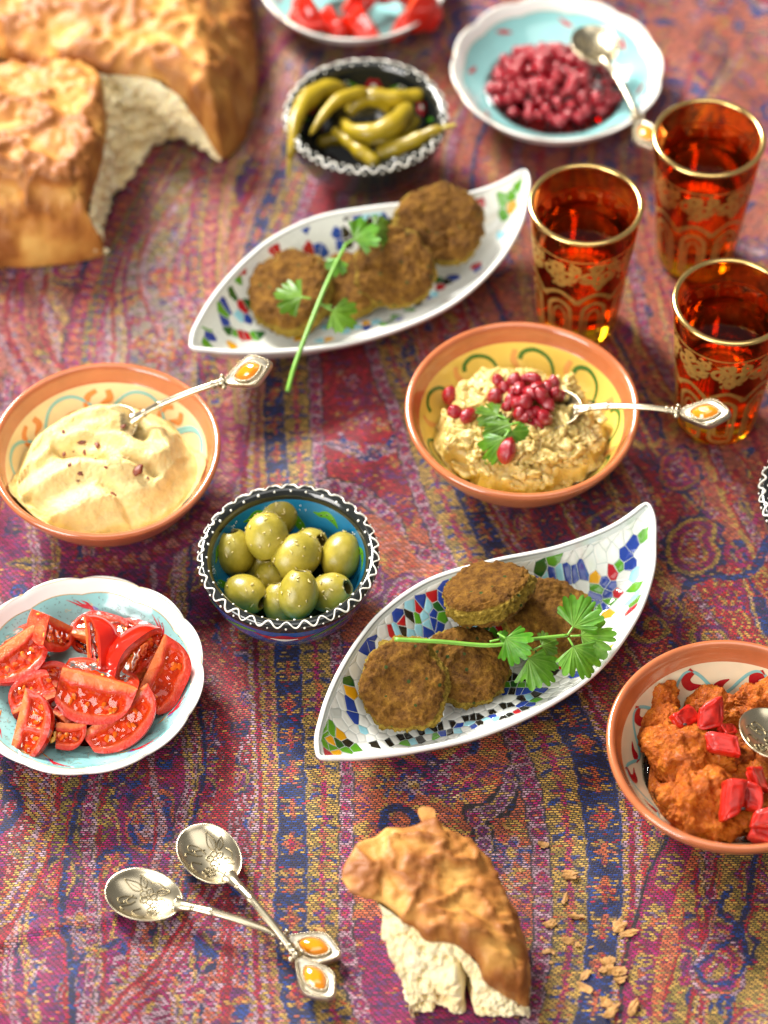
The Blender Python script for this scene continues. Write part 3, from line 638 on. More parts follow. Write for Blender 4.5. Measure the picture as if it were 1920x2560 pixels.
# --- hummus bowl: cream, teal arches, orange commas
hum_bowl, sf, hk = terracotta_bowl('terracotta bowl with cream glaze holding the pale hummus', (-.1478, .0071, 0), 0, 'cream', .0612); flipped(sf)
each('teal_arch', hum_bowl, M['p_teal'], [ribbon(sf, [(a - 25, 25), (a - 20, 15), (a - 10, 6), (a, 3.5), (a + 10, 6), (a + 20, 15), (a + 25, 24)], [1.2, 1.9, 2.0, 2.2, 2.0, 1.8, 1.2], n=30) for a in range(20, 380, 51)])
oc = []
for a in range(-5, 355, 51):
    oc += [ribbon(sf, [(a + 3, 4), (a + 9, 7), (a + 10, 13), (a + 4, 18)], [2.6, 3.8, 3.4, 1.0]), ribbon(sf, [(a - 4, 4), (a - 5, 9), (a + 2, 12)], [3.2, 4.2, .8])]
    oc += [ribbon(sf, [(a + 17, 13), (a + 25, 14), (a + 34, 19)], [1.0, 2.8, 1.0]), ribbon(sf, [(a + 16, 20), (a + 25, 19.5), (a + 31, 22)], [1.0, 2.6, 1.0])]
each('orange_comma', hum_bowl, M['p_orange'], oc)

# --- aubergine bowl: yellow, green hooks
bab_bowl, sf, bk = terracotta_bowl('terracotta bowl with yellow glaze holding mashed aubergine and ruby seeds', (.0740, .0343, 0), 0, 'yellow', .0628); flipped(sf)
each('green_hook', bab_bowl, M['p_green'], [ribbon(sf, [(a + 15, 9.5), (a + 13, 5.5), (a + 6, 3.6), (a - 3, 7), (a - 8, 14), (a - 9, 22)], [2.8, 2.7, 2.3, 2.0, 1.7, .9], n=30) for a in (-2, 38, 74, 112, 152, 195, 238, 280, 320)])
each('faded_stroke', bab_bowl, M['p_faded'], [ribbon(sf, [(a, 4), (a + 1, 10), (a - 4, 17)], [3.0, 3.6, 1.4]) for a in (18, 57, 92, 132, 175, 217, 260, 300, 340)])
each('green_dab', bab_bowl, M['dkgreen'], [ribbon(sf, [(a, 15), (a + 3, 18.5), (a + 8, 21)], [1.5, 4.5, 1.2]) for a in (-8, 28, 300)])

# --- red dip bowl: ivory, teal wave, red drops
dip_bowl, sf, dk = terracotta_bowl('terracotta bowl with ivory glaze and red drops holding the orange dip', (.1708, -.1802, 0), 0, 'ivory', .0622); flipped(sf)
wv = [(a, 10.0 + 7.2 * math.cos(R(a * 9 - 95))) for a in range(0, 361, 4)]
paint('teal_wave', dip_bowl, M['p_teal'], [ribbon(sf, wv, [1.7], n=400)])
rd = []
for k_ in range(9):
    a = k_ * 40 + 10.5
    rd += [ribbon(sf, [(a - 4, 9.5), (a + 1, 12), (a + 5, 16.5)], [.6, 2.8, 5.2, 4.2]), ribbon(sf, [(a + 17, 2.8), (a + 22, 6.5), (a + 20, 11), (a + 12.5, 12)], [4.2, 5.2, 4.4, .6])]
each('red_drop', dip_bowl, M['p_red'], rd)

# --- scalloped plates
def scallop_plate(label, loc, rot, rad, fine):
    t_ = thing('scalloped_plate', label, 'plate', loc, (0, 0, rot)); k = rad / .061
    def mod(r, z, th):
        f = sstep(.026 * k, .060 * k, r); c = np.abs(np.cos(6 * th)) ** .8
        return r * (1 + f * .022 * (c - .62)), z + f * .0011 * (c - .6)
    out = smooth_profile(np.array([(.0005, .0006), (.026, .0006), (.0275, .0), (.0295, .0), (.031, .0022), (.043, .0075), (.0535, .0160), (.0595, .0242), (.0608, .0262)]) * k, 40)
    rim = smooth_profile(np.array([(.0608, .0262), (.0609, .0271), (.0600, .0274), (.0583, .0262), (.0567, .0245), (.0552, .0229), (.0543, .0220)]) * k, 22)
    inn = smooth_profile(np.array([(.0543, .0220), (.0475, .0160), (.0385, .0104), (.0290, .0077), (.016, .0066), (.0003, .0064)]) * k, 50)
    for nm, pr, m in (('underside', out, 'white'), ('rim', rim, 'white'), ('turquoise_well', inn, 'turq')):
        V, F = lathe(pr, 240, mod); mo(nm, V, [F], M[m], t_)
    sr, si = flipped(Surf(rim, 1, mod)), flipped(Surf(inn, 1, mod)); full = np.arange(0, 361, 2.0)
    paint('gold_edge_line', t_, M['goldline'], [ribbon(sr, [(a, (2.2 + .5 * math.cos(R(12 * a))) * k) for a in full], [.28], n=500), ribbon(si, [(a, .25) for a in full], [.42], n=500)])
    if fine:
        lr = np.random.default_rng(3); sc_, cm, tl, vi, am = [], [], [], [], []
        for _ in range(150):      # small spiral scrolls
            a, s0, rr, dr_ = lr.uniform(0, 360), lr.uniform(2.5, 26), lr.uniform(.9, 1.7), lr.choice([-1, 1])
            rl = float(si.rz(s0 / 1000)[0]) * 1000; p0 = lr.uniform(0, 6.28); tt = np.linspace(0, 1, 9)
            x = rr * (1 - .75 * tt) * np.cos(p0 + dr_ * tt * 7); y = rr * (1 - .75 * tt) * np.sin(p0 + dr_ * tt * 7)
            x = np.concatenate([[x[0] * 2.0 + 1.2 * math.cos(p0 + 1)], x]); y = np.concatenate([[y[0] * 2.0 + 1.2 * math.sin(p0 + 1)], y])
            sc_.append(ribbon(si, np.stack([a + np.degrees(x / rl), s0 + y], 1), [.10, .22, .2, .12], n=20, off=.00006, dome=.00002))
        for _ in range(620):      # comma ticks
            a, s0, p0 = lr.uniform(0, 360), lr.uniform(1.2, 27), lr.uniform(0, 6.28); rl = float(si.rz(s0 / 1000)[0]) * 1000; tt = np.array([-.5, 0, .5])
            x = .55 * np.cos(p0 + tt * 2.2); y = .55 * np.sin(p0 + tt * 2.2)
            cm.append(ribbon(si, np.stack([a + np.degrees(x / rl), s0 + y], 1), [.08, .3, .12], n=6, off=.00006, dome=.00002))
        paint('scroll_ornament', t_, M['goldline'], sc_[:75]); paint('scroll_ornament', t_, M['p_ink'], sc_[75:]); paint('tick_ornament', t_, M['p_ink'], cm)
        for a in (-38, 20, 72, 132, 190, 236, 287):
            for dx, ww in ((-3.0, 1.3), (0, 1.7), (3.0, 1.3)):
                tl.append(ribbon(si, [(a - dx * .4 - 4, 10.5), (a - 2, 7.6 + abs(dx) * .3), (a + 3 + dx, 5.6), (a + 8 + dx * 1.4, 3.0)], [.5, ww, .9, .15]))
            vi.append(ribbon(si, [(a - 7, 9.2), (a - 4.5, 8.4), (a - 3, 7.0)], [.4, 1.5, .4])); am.append(ribbon(si, [(a - 12, 14), (a - 8, 12), (a - 5, 11)], [.3, 1.2, .3]))
        each('tulip_petal', t_, M['p_tulip'], tl); each('violet_petal', t_, M['p_violet'], vi); each('amber_leaf', t_, M['p_amber'], am)
    else:
        tl = [ribbon(si, [(a - 5, 9), (a, 7), (a + 6, 4)], [1, 3.2, .4]) for a in (30, 75, 120, 165, 210, 255, 300, 345)]
        each('tulip_petal', t_, M['p_tulip'], tl)
    return t_, si
tom_plate, tom_sf = scallop_plate('scalloped turquoise plate with gold lines and red tulips, full of seedy tomato wedges', (-.1520, -.1253, 0), .35, .0612, True)
cran_plate, _ = scallop_plate('scalloped turquoise plate of dark red berries with a spoon resting on it', (.1047, .3214, 0), .1, .0640, False)
tp = at(764, -52, .026)
btom_plate, _ = scallop_plate('scalloped turquoise plate of tomato chunks behind the bowl of green peppers', (tp[0], tp[1], 0), .5, .0600, False)

# --- small slip-decorated bowls
def slip_bowl(label, loc, rot, rad, inside, outside, bottom):
    t_ = thing('slip_decorated_bowl', label, 'bowl', loc, (0, 0, rot)); k = rad / .0466
    out = smooth_profile(np.array([(.0005, .0), (.020, .0), (.0225, .0008), (.0235, .0035), (.0325, .0110), (.0405, .0230), (.0445, .0340), (.0458, .0395)]) * k, 40)
    rim = smooth_profile(np.array([(.0458, .0395), (.0466, .0420), (.0466, .0438), (.0457, .0455), (.0440, .0462), (.0421, .0456), (.0405, .0436), (.0397, .0412)]) * k, 24)
    inn = smooth_profile(np.array([(.0397, .0412), (.0384, .0350), (.0350, .0255), (.0285, .0165), (.0235, .0125)]) * k, 36)
    bot = smooth_profile(np.array([(.0235, .0125), (.0160, .0092), (.0080, .0078), (.0003, .0075)]) * k, 20)
    for nm, pr, m in (('outer_wall', out, outside), ('rim', rim, 'blackg'), ('inside_wall', inn, inside), ('inside_floor', bot, bottom)):
        V, F = lathe(pr, 130); mo(nm, V, [F], M[m], t_)
    so, sr, si = Surf(out, 1), Surf(rim, 1), flipped(Surf(inn, 1))
    if so.N(np.array([0.]), np.array([.035]))[0][0] < 0: so.sign *= -1
    if sr.N(np.array([0.]), np.array([sr.c[-1] * .45]))[0][2] < 0: sr.sign *= -1
    L = sr.c[-1] * 1000; nw = 31
    a_ = np.arange(0, 360.01, .6); sw = L * (.44 + .115 * np.sin(np.radians(a_ * nw)) * (1 + .15 * np.sin(np.radians(a_ * 5))))
    Pw = sr.P(np.radians(a_), sw / 1000) + sr.N(np.radians(a_), sw / 1000) * .0003
    V, F = tube(Pw, (.00046 + .00010 * np.sin(np.radians(a_ * 13))) * k, 6, cap=False); mo('white_slip_wave', V, F, M['slip'], t_)
    ds = []
    for j in range(nw):
        a = 360 / nw * (j + .25) + random.uniform(-.6, .6); ds += [dotd(sr, a, L * .30, random.uniform(.5, .75) * k, h=.0005), dotd(sr, a + 180 / nw, L * .68, random.uniform(.55, .8) * k, h=.0005)]
    each('white_slip_dot', t_, M['slip'], ds)
    return t_, so, si
olv_bowl, so, si = slip_bowl('small blue bowl with black rim and white wavy slip line, full of olives', (-.0491, -.0640, 0), 0, .0466, 'bluein', 'blueout', 'dkgreen')
paint('white_ring', olv_bowl, M['slip'], [ribbon(si, [(a, si.c[-1] * 1000 - 1.6) for a in range(0, 361, 4)], [1.5], n=200)])
lv, bd, pd = [], [], []
for a in (12, 60, 118, 165, 215, 262, 310):
    lv.append(ribbon(si, [(a - 12, 10), (a - 7, 7.5), (a, 5.5), (a + 6, 7), (a + 12, 6.5)], [.8, 3.6, 5.0, 3.4, .6], n=26)); bd += [dotd(si, a + d, s, .65) for d, s in ((-5, 7.2), (0, 5.4), (5, 7.0))]
    lv.append(ribbon(si, [(a + 16, 21), (a + 22, 16), (a + 27, 11), (a + 29, 7)], [1, 5, 4.2, .6], n=26)); pd += [dotd(si, a + 22 + d, s, .3) for d, s in ((0, 15), (3, 12), (5, 9.5))]
    pd += [dotd(si, a + 20 + random.uniform(-3, 3), random.uniform(3, 7), .25) for _ in range(6)]
each('green_leaf', olv_bowl, M['leafg'], lv); each('black_dot', olv_bowl, M['blackg'], bd); paint('white_speckle', olv_bowl, M['slip'], pd)
each('red_petal', olv_bowl, M['redg'], [ribbon(si, [(a, 21), (a + 8, 24), (a + 16, 21)], [1.5, 6, 1.5]) for a in (-28, 150, 250)])
Lo = so.c[-1] * 1000
each('tulip_petal', olv_bowl, M['redg'], [ribbon(so, [(a - 20, Lo - 5), (a - 8, Lo - 8), (a, Lo - 6), (a + 8, Lo - 8), (a + 20, Lo - 5)], [.5, 5, 6, 5, .5], n=30) for a in (268, 30, 150)])
each('tulip_heart', olv_bowl, M['slip'], [ribbon(so, [(a - 9, Lo - 7.5), (a, Lo - 9), (a + 9, Lo - 7.5)], [.5, 3.2, .5], off=.0004) for a in (268, 30, 150)])
each('outer_leaf', olv_bowl, M['leafg'], [ribbon(so, [(a - 14, Lo - 9), (a, Lo - 5), (a + 12, Lo - 3)], [.6, 4.5, .6]) for a in (300, 238, 205, 335, 90)])

pep_bowl, so, si = slip_bowl('small black bowl with red flowers inside, full of pickled green peppers', (-.0106, .2605, 0), .2, .0482, 'blackg', 'blackg', 'blackg')
fl, fc, gl, wd_ = [], [], [], []
for a in (20, 72, 135, 190, 240, 300):
    for j in range(6): fl.append(dotd(si, a + 5.4 * math.cos(j * 1.047), 9.5 + 3.6 * math.sin(j * 1.047), 1.7))
    fc.append(dotd(si, a, 9.5, 1.7, off=.0003))
    gl += [ribbon(si, [(a + d, 14), (a + d * 1.6, 9), (a + d * 2.1, 5)], [.6, 3.2, .6]) for d in (-11, 11)]
    wd_ += [dotd(si, a + 26 + 4.2 * math.cos(j * 1.047), 8 + 2.8 * math.sin(j * 1.047), .9) for j in range(6)]
each('red_petal', pep_bowl, M['redg'], fl); each('white_flower_heart', pep_bowl, M['slip'], fc); each('green_leaf', pep_bowl, M['leafg'], gl); each('white_dot', pep_bowl, M['slip'], wd_)
gp = at(1640, 1075, .044)
grn_bowl, so, si = slip_bowl('small dark green bowl with black rim and white slip dots beside the tea glasses', (gp[0] + .0466, gp[1], 0), .4, .0466, 'dkgreen', 'dkgreen', 'dkgreen')

# --- leaf-shaped mosaic dishes (chord along local x, 0 .. 0.231)
UPX = np.array([(0, 0), (7, 8.5), (15, 15), (28, 24), (45, 33), (66, 41), (88, 45.5), (117, 43.5), (147, 31), (165, 21), (180, 13), (204, 4), (219, .8), (231, 0)]) / 1000
LOX = np.array([(0, 0), (8, -5.5), (16, -11.5), (40, -26), (70, -41), (105, -50.5), (140, -52.5), (176, -43.5), (202, -30), (217, -17), (226, -8), (231, 0)]) / 1000
DL = .231
UPX, LOX = catmull(UPX, 90), catmull(LOX, 90)
UPX[:, 1] = np.maximum(UPX[:, 1], 0); LOX[:, 1] = np.minimum(LOX[:, 1], 0)
def dish_edges(x): return np.interp(x, LOX[:, 0], LOX[:, 1]), np.interp(x, UPX[:, 0], UPX[:, 1])
def dish_z(x, y):
    lo, hi = dish_edges(x); mid, half = (lo + hi) / 2, np.maximum((hi - lo) / 2, 1e-5); wv = np.clip((y - mid) / half, -1, 1)
    e = np.abs(x / DL * 2 - 1); rim = .033 + .006 * e ** 4; flo = .0062 + (rim - .0062) * np.clip((e - .36) / .64, 0, 1) ** 2.2
    return flo + (rim - flo) * np.abs(wv) ** 2.3
def dish_n(x, y):
    h = .0008; gx_ = (dish_z(x + h, y) - dish_z(x - h, y)) / (2 * h); gy_ = (dish_z(x, y + h) - dish_z(x, y - h)) / (2 * h)
    n = np.stack([-gx_, -gy_, np.ones_like(gx_)], -1); return n / np.linalg.norm(n, axis=-1)[..., None]
M['dish'] = glaze('dish_porcelain', (.80, .80, .76), .09, .03); M['grout'] = glaze('grey_grout', (.56, .60, .57), .12, .06)
TC = dict(w=(.80, .80, .75), g=(.55, .57, .54), l=(.30, .62, .72), b=(.02, .055, .32), r=(.46, .012, .02), n=(.10, .33, .02), d=(.02, .11, .02), k=(.02, .018, .014), o=(.80, .38, .01))
TM = {k: glaze('mosaic_glaze_' + n, TC[k], .09, .05) for k, n in dict(w='white', g='grey', l='sky', b='blue', r='red', n='green', d='forest', k='black', o='amber').items()}
def dish(label, origin, ang):
    t_ = thing('leaf_shaped_dish', label, 'dish', (origin[0], origin[1], 0), (0, 0, ang))
    nu, nv = 120, 41; u = (1 - np.cos(np.linspace(0, np.pi, nu))) / 2 * DL; u = .5 * u + .5 * np.linspace(0, DL, nu); u[0], u[-1] = .0006, DL - .0006
    wv = np.sin(np.linspace(-np.pi / 2, np.pi / 2, nv)); lo, hi = dish_edges(u)
    Xg = np.repeat(u[:, None], nv, 1); Yg = (lo + hi)[:, None] / 2 + (hi - lo)[:, None] / 2 * wv[None]
    Vi = np.stack([Xg, Yg, dish_z(Xg, Yg)], -1)
    Fi = grid_faces(nu, nv, False); mo('inside', Vi.reshape(-1, 3), [Fi], M['grout'], t_)
    # rolled rim and shell underneath, one closed loop of sections
    loop = np.concatenate([Vi[:, -1], Vi[::-1, 0]]); c = loop.mean(0); m = len(loop); rows = []
    T = np.roll(loop, -1, 0) - np.roll(loop, 1, 0); O = np.stack([T[:, 1], -T[:, 0], 0 * T[:, 0]], 1); O /= np.linalg.norm(O, axis=1)[:, None] + 1e-9
    if np.mean(np.sum(O * (loop - c), 1)) < 0: O = -O
    for _ in range(6): O = (np.roll(O, 1, 0) + O + np.roll(O, -1, 0)) / 3
    for a in np.linspace(R(150), R(-60), 9): rows.append(loop + O * .0013 * (1 + math.cos(a)) + np.array([0, 0, 1]) * .0013 * math.sin(a))
    low = loop.copy(); base = rows[-1]
    for f in np.linspace(.015, 1, 16):
        q = base.copy(); q[:, :2] = c[:2] + (base[:, :2] - c[:2]) * (1 - .52 * f); q[:, 2] = np.maximum(dish_z(np.clip(q[:, 0], .0006, DL - .0006), q[:, 1]) - .0030, .0014); q[:, 2] = np.minimum(q[:, 2], rows[-1][:, 2]); rows.append(q)
    q = rows[-1].copy(); q[:, 2] = 0; rows.append(q)
    rows.append(np.repeat([[c[0], c[1], 0.0]], m, 0))
    mo('shell', np.concatenate(rows), [grid_faces(len(rows), m)], M['dish'], t_)
    return t_
def clip_poly(P, n, d):
    out = []; k = len(P)
    for i in range(k):
        a, b = P[i], P[(i + 1) % k]; da, db = a @ n - d, b @ n - d
        if da <= 0: out.append(a)
        if da * db < 0: out.append(a + (b - a) * da / (da - db))
    return np.array(out)
def tiles(t_, origin, ang, spec, zf, single, seed, back=False):
    lr = np.random.default_rng(seed); ca_, sa_ = math.cos(ang), math.sin(ang)
    def to_local(px, py):
        z = .02
        for _ in range(6):
            p = at(px, py, z)[:2] - origin; q = np.array([p[0] * ca_ + p[1] * sa_, -p[0] * sa_ + p[1] * ca_])
            z = float(dish_z(np.clip(q[0], .001, DL - .001), q[1]))
        return q
    seeds, cols = [], []
    for zx, zy, c in spec:
        q = to_local(*zf(zx, zy)); lo, hi = dish_edges(q[0])
        if 0 < q[0] < DL and lo < q[1] < hi and all(np.hypot(*(q - s)) > .0026 for s in seeds): seeds.append(q); cols.append(c)
    ns = len(seeds)
    for _ in range(9000):
        q = np.array([lr.uniform(.001, DL - .001), lr.uniform(-.055, .048)]); lo, hi = dish_edges(q[0])
        if lo - .002 < q[1] < hi + .002:
            S = np.array(seeds) if seeds else np.zeros((0, 2))
            if not len(S) or np.min(np.hypot(S[:, 0] - q[0], S[:, 1] - q[1])) > .0043: seeds.append(q); cols.append('w' if lr.random() > .045 else 'g')
    S = np.array(seeds); tl = []
    for i, s in enumerate(S):
        if back and i >= ns: break
        P = s + .007 * np.array([(math.cos(a), math.sin(a)) for a in np.linspace(0, 2 * np.pi, 10, endpoint=False)])
        d = np.hypot(*(S - s).T); near = np.argsort(d)[1:22]
        for j in near:
            if d[j] > .014: break
            n = (S[j] - s) / d[j]; P = clip_poly(P, n, (s + S[j]) / 2 @ n - .00015)
            if len(P) < 3: break
        if len(P) < 3: continue
        c = P.mean(0); lo, hi = dish_edges(P[:, 0]); P[:, 1] = np.clip(P[:, 1], lo + .0012, hi - .0012); P[:, 0] = np.clip(P[:, 0], .002, DL - .002)
        P = np.array([p for k, p in enumerate(P) if np.hypot(*(p - P[k - 1])) > .0002])
        if len(P) < 3: continue
        ar = abs(np.sum(P[:, 0] * np.roll(P[:, 1], -1) - P[:, 1] * np.roll(P[:, 0], -1))) / 2
        if ar < 1.2e-6: continue
        tl.append((i, P, ar))
    def build(P):
        k = len(P); Q = np.concatenate([(P + np.roll(P, -1, 0)) / 2, P]); Q = np.stack([P, (P + np.roll(P, -1, 0)) / 2], 1).reshape(-1, 2); c = P.mean(0); k = len(Q)
        out = np.concatenate([Q, c + (Q - c) * .96, c + (Q - c) * .5, c[None]]); hts = np.concatenate([np.full(k, .00002), np.full(2 * k + 1, .00011)])
        V = np.concatenate([out, dish_z(out[:, 0], out[:, 1])[:, None]], 1) + dish_n(out[:, 0], out[:, 1]) * hts[:, None]
        j = np.arange(k); j2 = (j + 1) % k
        return V, [np.stack([j, j2, k + j2, k + j], 1), np.stack([k + j, k + j2, 2 * k + j2, 2 * k + j], 1), np.stack([2 * k + j, 2 * k + j2, np.full(k, 3 * k)], 1)]
    key = sorted(tl, key=lambda q: (q[0] >= ns, -q[2])); rest = {}
    for r_, (i, P, ar) in enumerate(key):
        V, F = build(P)
        if r_ < single: mo('mosaic_tile', V, F, TM[cols[i]], t_)
        else: rest.setdefault(cols[i], Acc()).add(V, F)
    for cc, a in rest.items():
        V, F = a.out(); o = mo('mosaic_tiles', V, F, TM[cc], t_); o['kind'] = 'stuff'
o1 = at(692, 1636, .038)[:2]; a1 = R(43.0)
front_dish = dish('leaf-shaped mosaic dish of falafel beside the blue olive bowl, bright blue and green tiles', o1, a1)
zd = crop(780, 1240, 1.885)
sp = []
def row_(pts, seq, n):
    P = polyres(np.array(pts, float), n)
    for k, p in enumerate(P): sp.append((p[0] + random.uniform(-4, 4), p[1] + random.uniform(-4, 4), seq[k % len(seq)]))
for q in [(130, 770, 'n'), (112, 800, 'n'), (120, 745, 'n'), (165, 872, 'd'), (178, 914, 'o'), (180, 985, 'b'), (197, 1045, 'b'), (243, 1105, 'l'), (62, 1065, 'n'), (55, 1105, 'n'), (88, 1095, 'n'), (105, 1120, 'd'), (75, 1135, 'l'), (88, 1156, 'o'), (135, 1132, 'o'), (60, 1165, 'n'), (95, 1185, 'n'), (130, 1170, 'd'), (60, 1205, 'r'), (80, 1222, 'n'), (118, 1208, 'o'), (165, 1165, 'k'), (160, 1196, 'n'), (205, 1190, 'n'), (250, 1180, 'w'),
          (270, 655, 'b'), (245, 695, 'b'), (280, 700, 'b'), (300, 707, 'r'), (378, 645, 'r'), (405, 560, 'b'), (425, 592, 'r'), (470, 510, 'l'), (515, 490, 'b'), (500, 520, 'r'), (530, 570, 'l'), (550, 520, 'l'), (575, 465, 'r'), (575, 500, 'l'), (493, 573, 'n'), (470, 570, 'k'), (510, 590, 'r'), (460, 605, 'g'), (505, 632, 'l'), (465, 645, 'l'), (400, 640, 'l'), (410, 605, 'l'), (430, 630, 'k'), (540, 640, 'b'), (575, 595, 'b'), (575, 555, 'b'), (605, 575, 'n'), (600, 610, 'b'), (590, 515, 'd'), (610, 480, 'b'), (610, 445, 'l'), (545, 600, 'l'),
          (620, 410, 'b'), (630, 375, 'l'), (645, 345, 'b'), (670, 350, 'n'), (665, 385, 'n'), (700, 325, 'b'), (720, 312, 'n'), (715, 355, 'n'), (740, 300, 'l'), (765, 322, 'b'), (800, 328, 'b'), (785, 295, 'l'), (820, 290, 'l'), (860, 302, 'n'), (840, 320, 'l'), (755, 350, 'd'), (890, 285, 'l'), (910, 300, 'b'), (940, 290, 'l'), (965, 252, 'o'), (690, 375, 'd'),
          (1078, 302, 'd'), (1105, 265, 'o'), (1137, 262, 'n'), (1355, 277, 'o'), (1070, 380, 'b'), (1105, 378, 'l'), (1135, 378, 'b'), (1170, 372, 'l'), (1205, 378, 'b'), (1240, 382, 'b'), (1268, 372, 'b'), (1265, 402, 'l'), (1220, 405, 'b'), (1085, 400, 'b'),
          (1328, 505, 'b'), (1335, 475, 'b'), (1345, 440, 'n'), (1372, 405, 'b'), (1385, 385, 'n'), (1416, 360, 'r'), (1448, 330, 'n'), (1470, 322, 'n'), (1492, 325, 'b'), (1400, 460, 'b'), (1412, 435, 'b'), (1432, 452, 'r'), (1425, 428, 'l'), (1352, 530, 'n'), (1378, 522, 'b'), (1400, 500, 'n'), (1392, 553, 'o'), (1330, 550, 'l'), (1500, 537, 'r'), (1520, 500, 'n'), (1515, 522, 'n'), (1518, 437, 'n'), (1522, 372, 'l'), (1520, 155, 'b'), (1505, 162, 'o'), (1485, 195, 'b'), (1425, 140, 'o'), (1520, 87, 'n'), (1568, 185, 'n'), (1565, 200, 'n'), (1515, 480, 'l'),
          (865, 590, 'r'), (885, 610, 'r'), (880, 555, 'b'), (820, 625, 'd'), (800, 590, 'l'), (840, 580, 'l'), (770, 600, 'l'), (845, 640, 'n'), (1265, 825, 'b'), (1245, 845, 'b'), (1285, 818, 'b'), (1190, 795, 'r'), (1395, 718, 'o'), (1130, 830, 'k')]: sp.append(q)
row_([(890, 858), (1060, 862)], 'kkk', 6); row_([(885, 888), (1060, 886)], 'nnd', 6); row_([(880, 916), (1010, 918)], 'bbk', 5)
row_([(300, 1172), (420, 1140), (560, 1100), (700, 1060), (820, 1025), (940, 985), (1050, 930)], 'kwkwkkwklkkwkwkk', 26)
row_([(330, 1162), (440, 1160), (540, 1138), (640, 1118), (720, 1095), (800, 1068), (900, 1040), (1000, 1000), (1060, 960)], 'rkbnlkwnbklwbkwlkk', 22)
row_([(560, 1122), (640, 1085), (720, 1075), (860, 1045), (960, 1015)], 'llkblwl', 10)
sp += [(985, 978, 'b'), (1080, 915, 'b'), (850, 1040, 'b'), (620, 1095, 'l')]
tiles(front_dish, o1, a1, sp, zd, 300, 4)
o2 = at(417, 752, .038)[:2]; a2 = R(36.2)
back_dish = dish('leaf-shaped mosaic dish of falafel between the pepper bowl and the hummus bowl', o2, a2)
sp = []; ze = crop(460, 400, 1.8433)
for q in [(120, 815, 'b'), (95, 750, 'n'), (65, 745, 'o'), (385, 360, 'o'), (402, 395, 'r'), (420, 380, 'r'), (530, 285, 'b'), (515, 305, 'b'), (550, 300, 'b'), (265, 495, 'r'), (240, 510, 'n'), (225, 535, 'l'), (250, 470, 'l'), (245, 530, 'n'), (215, 540, 'l'), (218, 585, 'd'), (188, 640, 'b'), (178, 670, 'n'), (182, 710, 'b'), (190, 745, 'b'), (210, 785, 'd'), (235, 800, 'n'), (260, 805, 'r'), (290, 808, 'r'), (320, 805, 'n'), (345, 803, 'd'), (272, 680, 'r'), (300, 668, 'd'), (260, 720, 'l'), (290, 735, 'b'), (280, 745, 'b'), (530, 820, 'o'), (540, 800, 'o'), (115, 855, 'n'), (225, 855, 'o'), (640, 425, 'b'), (615, 400, 'b'), (580, 390, 'r'), (660, 430, 'b'),
          (705, 215, 'l'), (700, 245, 'l'), (705, 290, 'b'), (715, 320, 'b'), (720, 340, 'l'), (740, 215, 'k'), (745, 250, 'k'), (745, 285, 'k'), (760, 200, 'r'), (760, 310, 'k'), (780, 340, 'b'), (785, 225, 'l'), (805, 210, 'l'), (800, 250, 'b'), (830, 240, 'l'), (820, 275, 'l'), (850, 215, 'l'), (855, 255, 'k'), (870, 230, 'l'), (860, 290, 'l'), (790, 290, 'k'), (895, 215, 'b'), (920, 205, 'l'), (920, 240, 'b'), (945, 215, 'k'), (955, 250, 'k'), (970, 200, 'b'), (985, 220, 'k'), (760, 265, 'w'), (890, 260, 'w'),
          (1360, 165, 'r'), (1470, 130, 'n'), (1480, 165, 'n'), (1510, 120, 'n'), (1515, 135, 'o'), (1510, 185, 'o'), (1545, 90, 'n'), (1345, 490, 'r'), (1355, 500, 'b'), (1335, 505, 'l'), (1500, 400, 'n'), (1460, 350, 'l'), (970, 720, 'n'), (990, 730, 'b'), (950, 745, 'd'), (920, 755, 'n'), (880, 745, 'l'), (840, 750, 'o'), (800, 770, 'l'), (840, 770, 'b'), (740, 790, 'l'), (660, 825, 'o'), (630, 830, 'l'), (1180, 585, 'r'), (1150, 620, 'l'), (1210, 560, 'k'), (1240, 540, 'b'), (1120, 630, 'b'), (1170, 550, 'd'), (1080, 660, 'k'), (1040, 690, 'n'), (760, 750, 'o'), (700, 720, 'l'), (680, 760, 'l'), (650, 770, 'l')]: sp.append(q)
tiles(back_dish, o2, a2, sp, ze, 300, 9, back=True)
M['dishwhite'] = M['dish']
for ch in back_dish.children:
    if ch.name.startswith('inside'): ch.data.materials[0] = glaze('speckled_white_glaze', (.76, .77, .72), .10, .10, 700)
# ================================================================== TEA GLASSES
def glass_mat(name, col, dens, ior, rough=0.0, tint=(1, 1, 1)):
    t = NT(name); t.t.nodes.remove(t.b)
    g = t.n('ShaderNodeBsdfGlass', {'Color': tint, 'IOR': ior, 'Roughness': rough}); t.t.links.new(g.outputs[0], t.o.inputs[0])
    if dens:
        v = t.n('ShaderNodeVolumeAbsorption', {'Color': col, 'Density': dens}); t.t.links.new(v.outputs[0], t.o.inputs[1])
    return t.m
M['glass'] = glass_mat('amber_tinted_glass', (1, 1, 1), 0, 1.46, tint=(1, .55, .23)); M['glassbase'] = glass_mat('pale_amber_glass', (1, 1, 1), 0, 1.46, tint=(1, .78, .22))
M['tea'] = glass_mat('strong_tea', (.99, .38, .02), 5, 1.34)
M['gold'] = simple('gold_gilding', (.80, .55, .20), .20, .08, 90, metal=1.0)
M['goldpat'] = simple('worn_gold_print', (.56, .32, .07), .40, .25, 300, metal=.5)
GH = .0955
g_out = smooth_profile([(.0004, .0), (.0165, .0), (.0200, .0007), (.0218, .0030), (.0228, .010), (.0247, .030), (.0274, .060), (.0302, .088), (.0308, GH - .001)], 70)
g_rim = smooth_profile([(.0308, GH - .001), (.0307, GH), (.0300, GH + .0003), (.0293, GH - .0004), (.0291, GH - .0015)], 8)
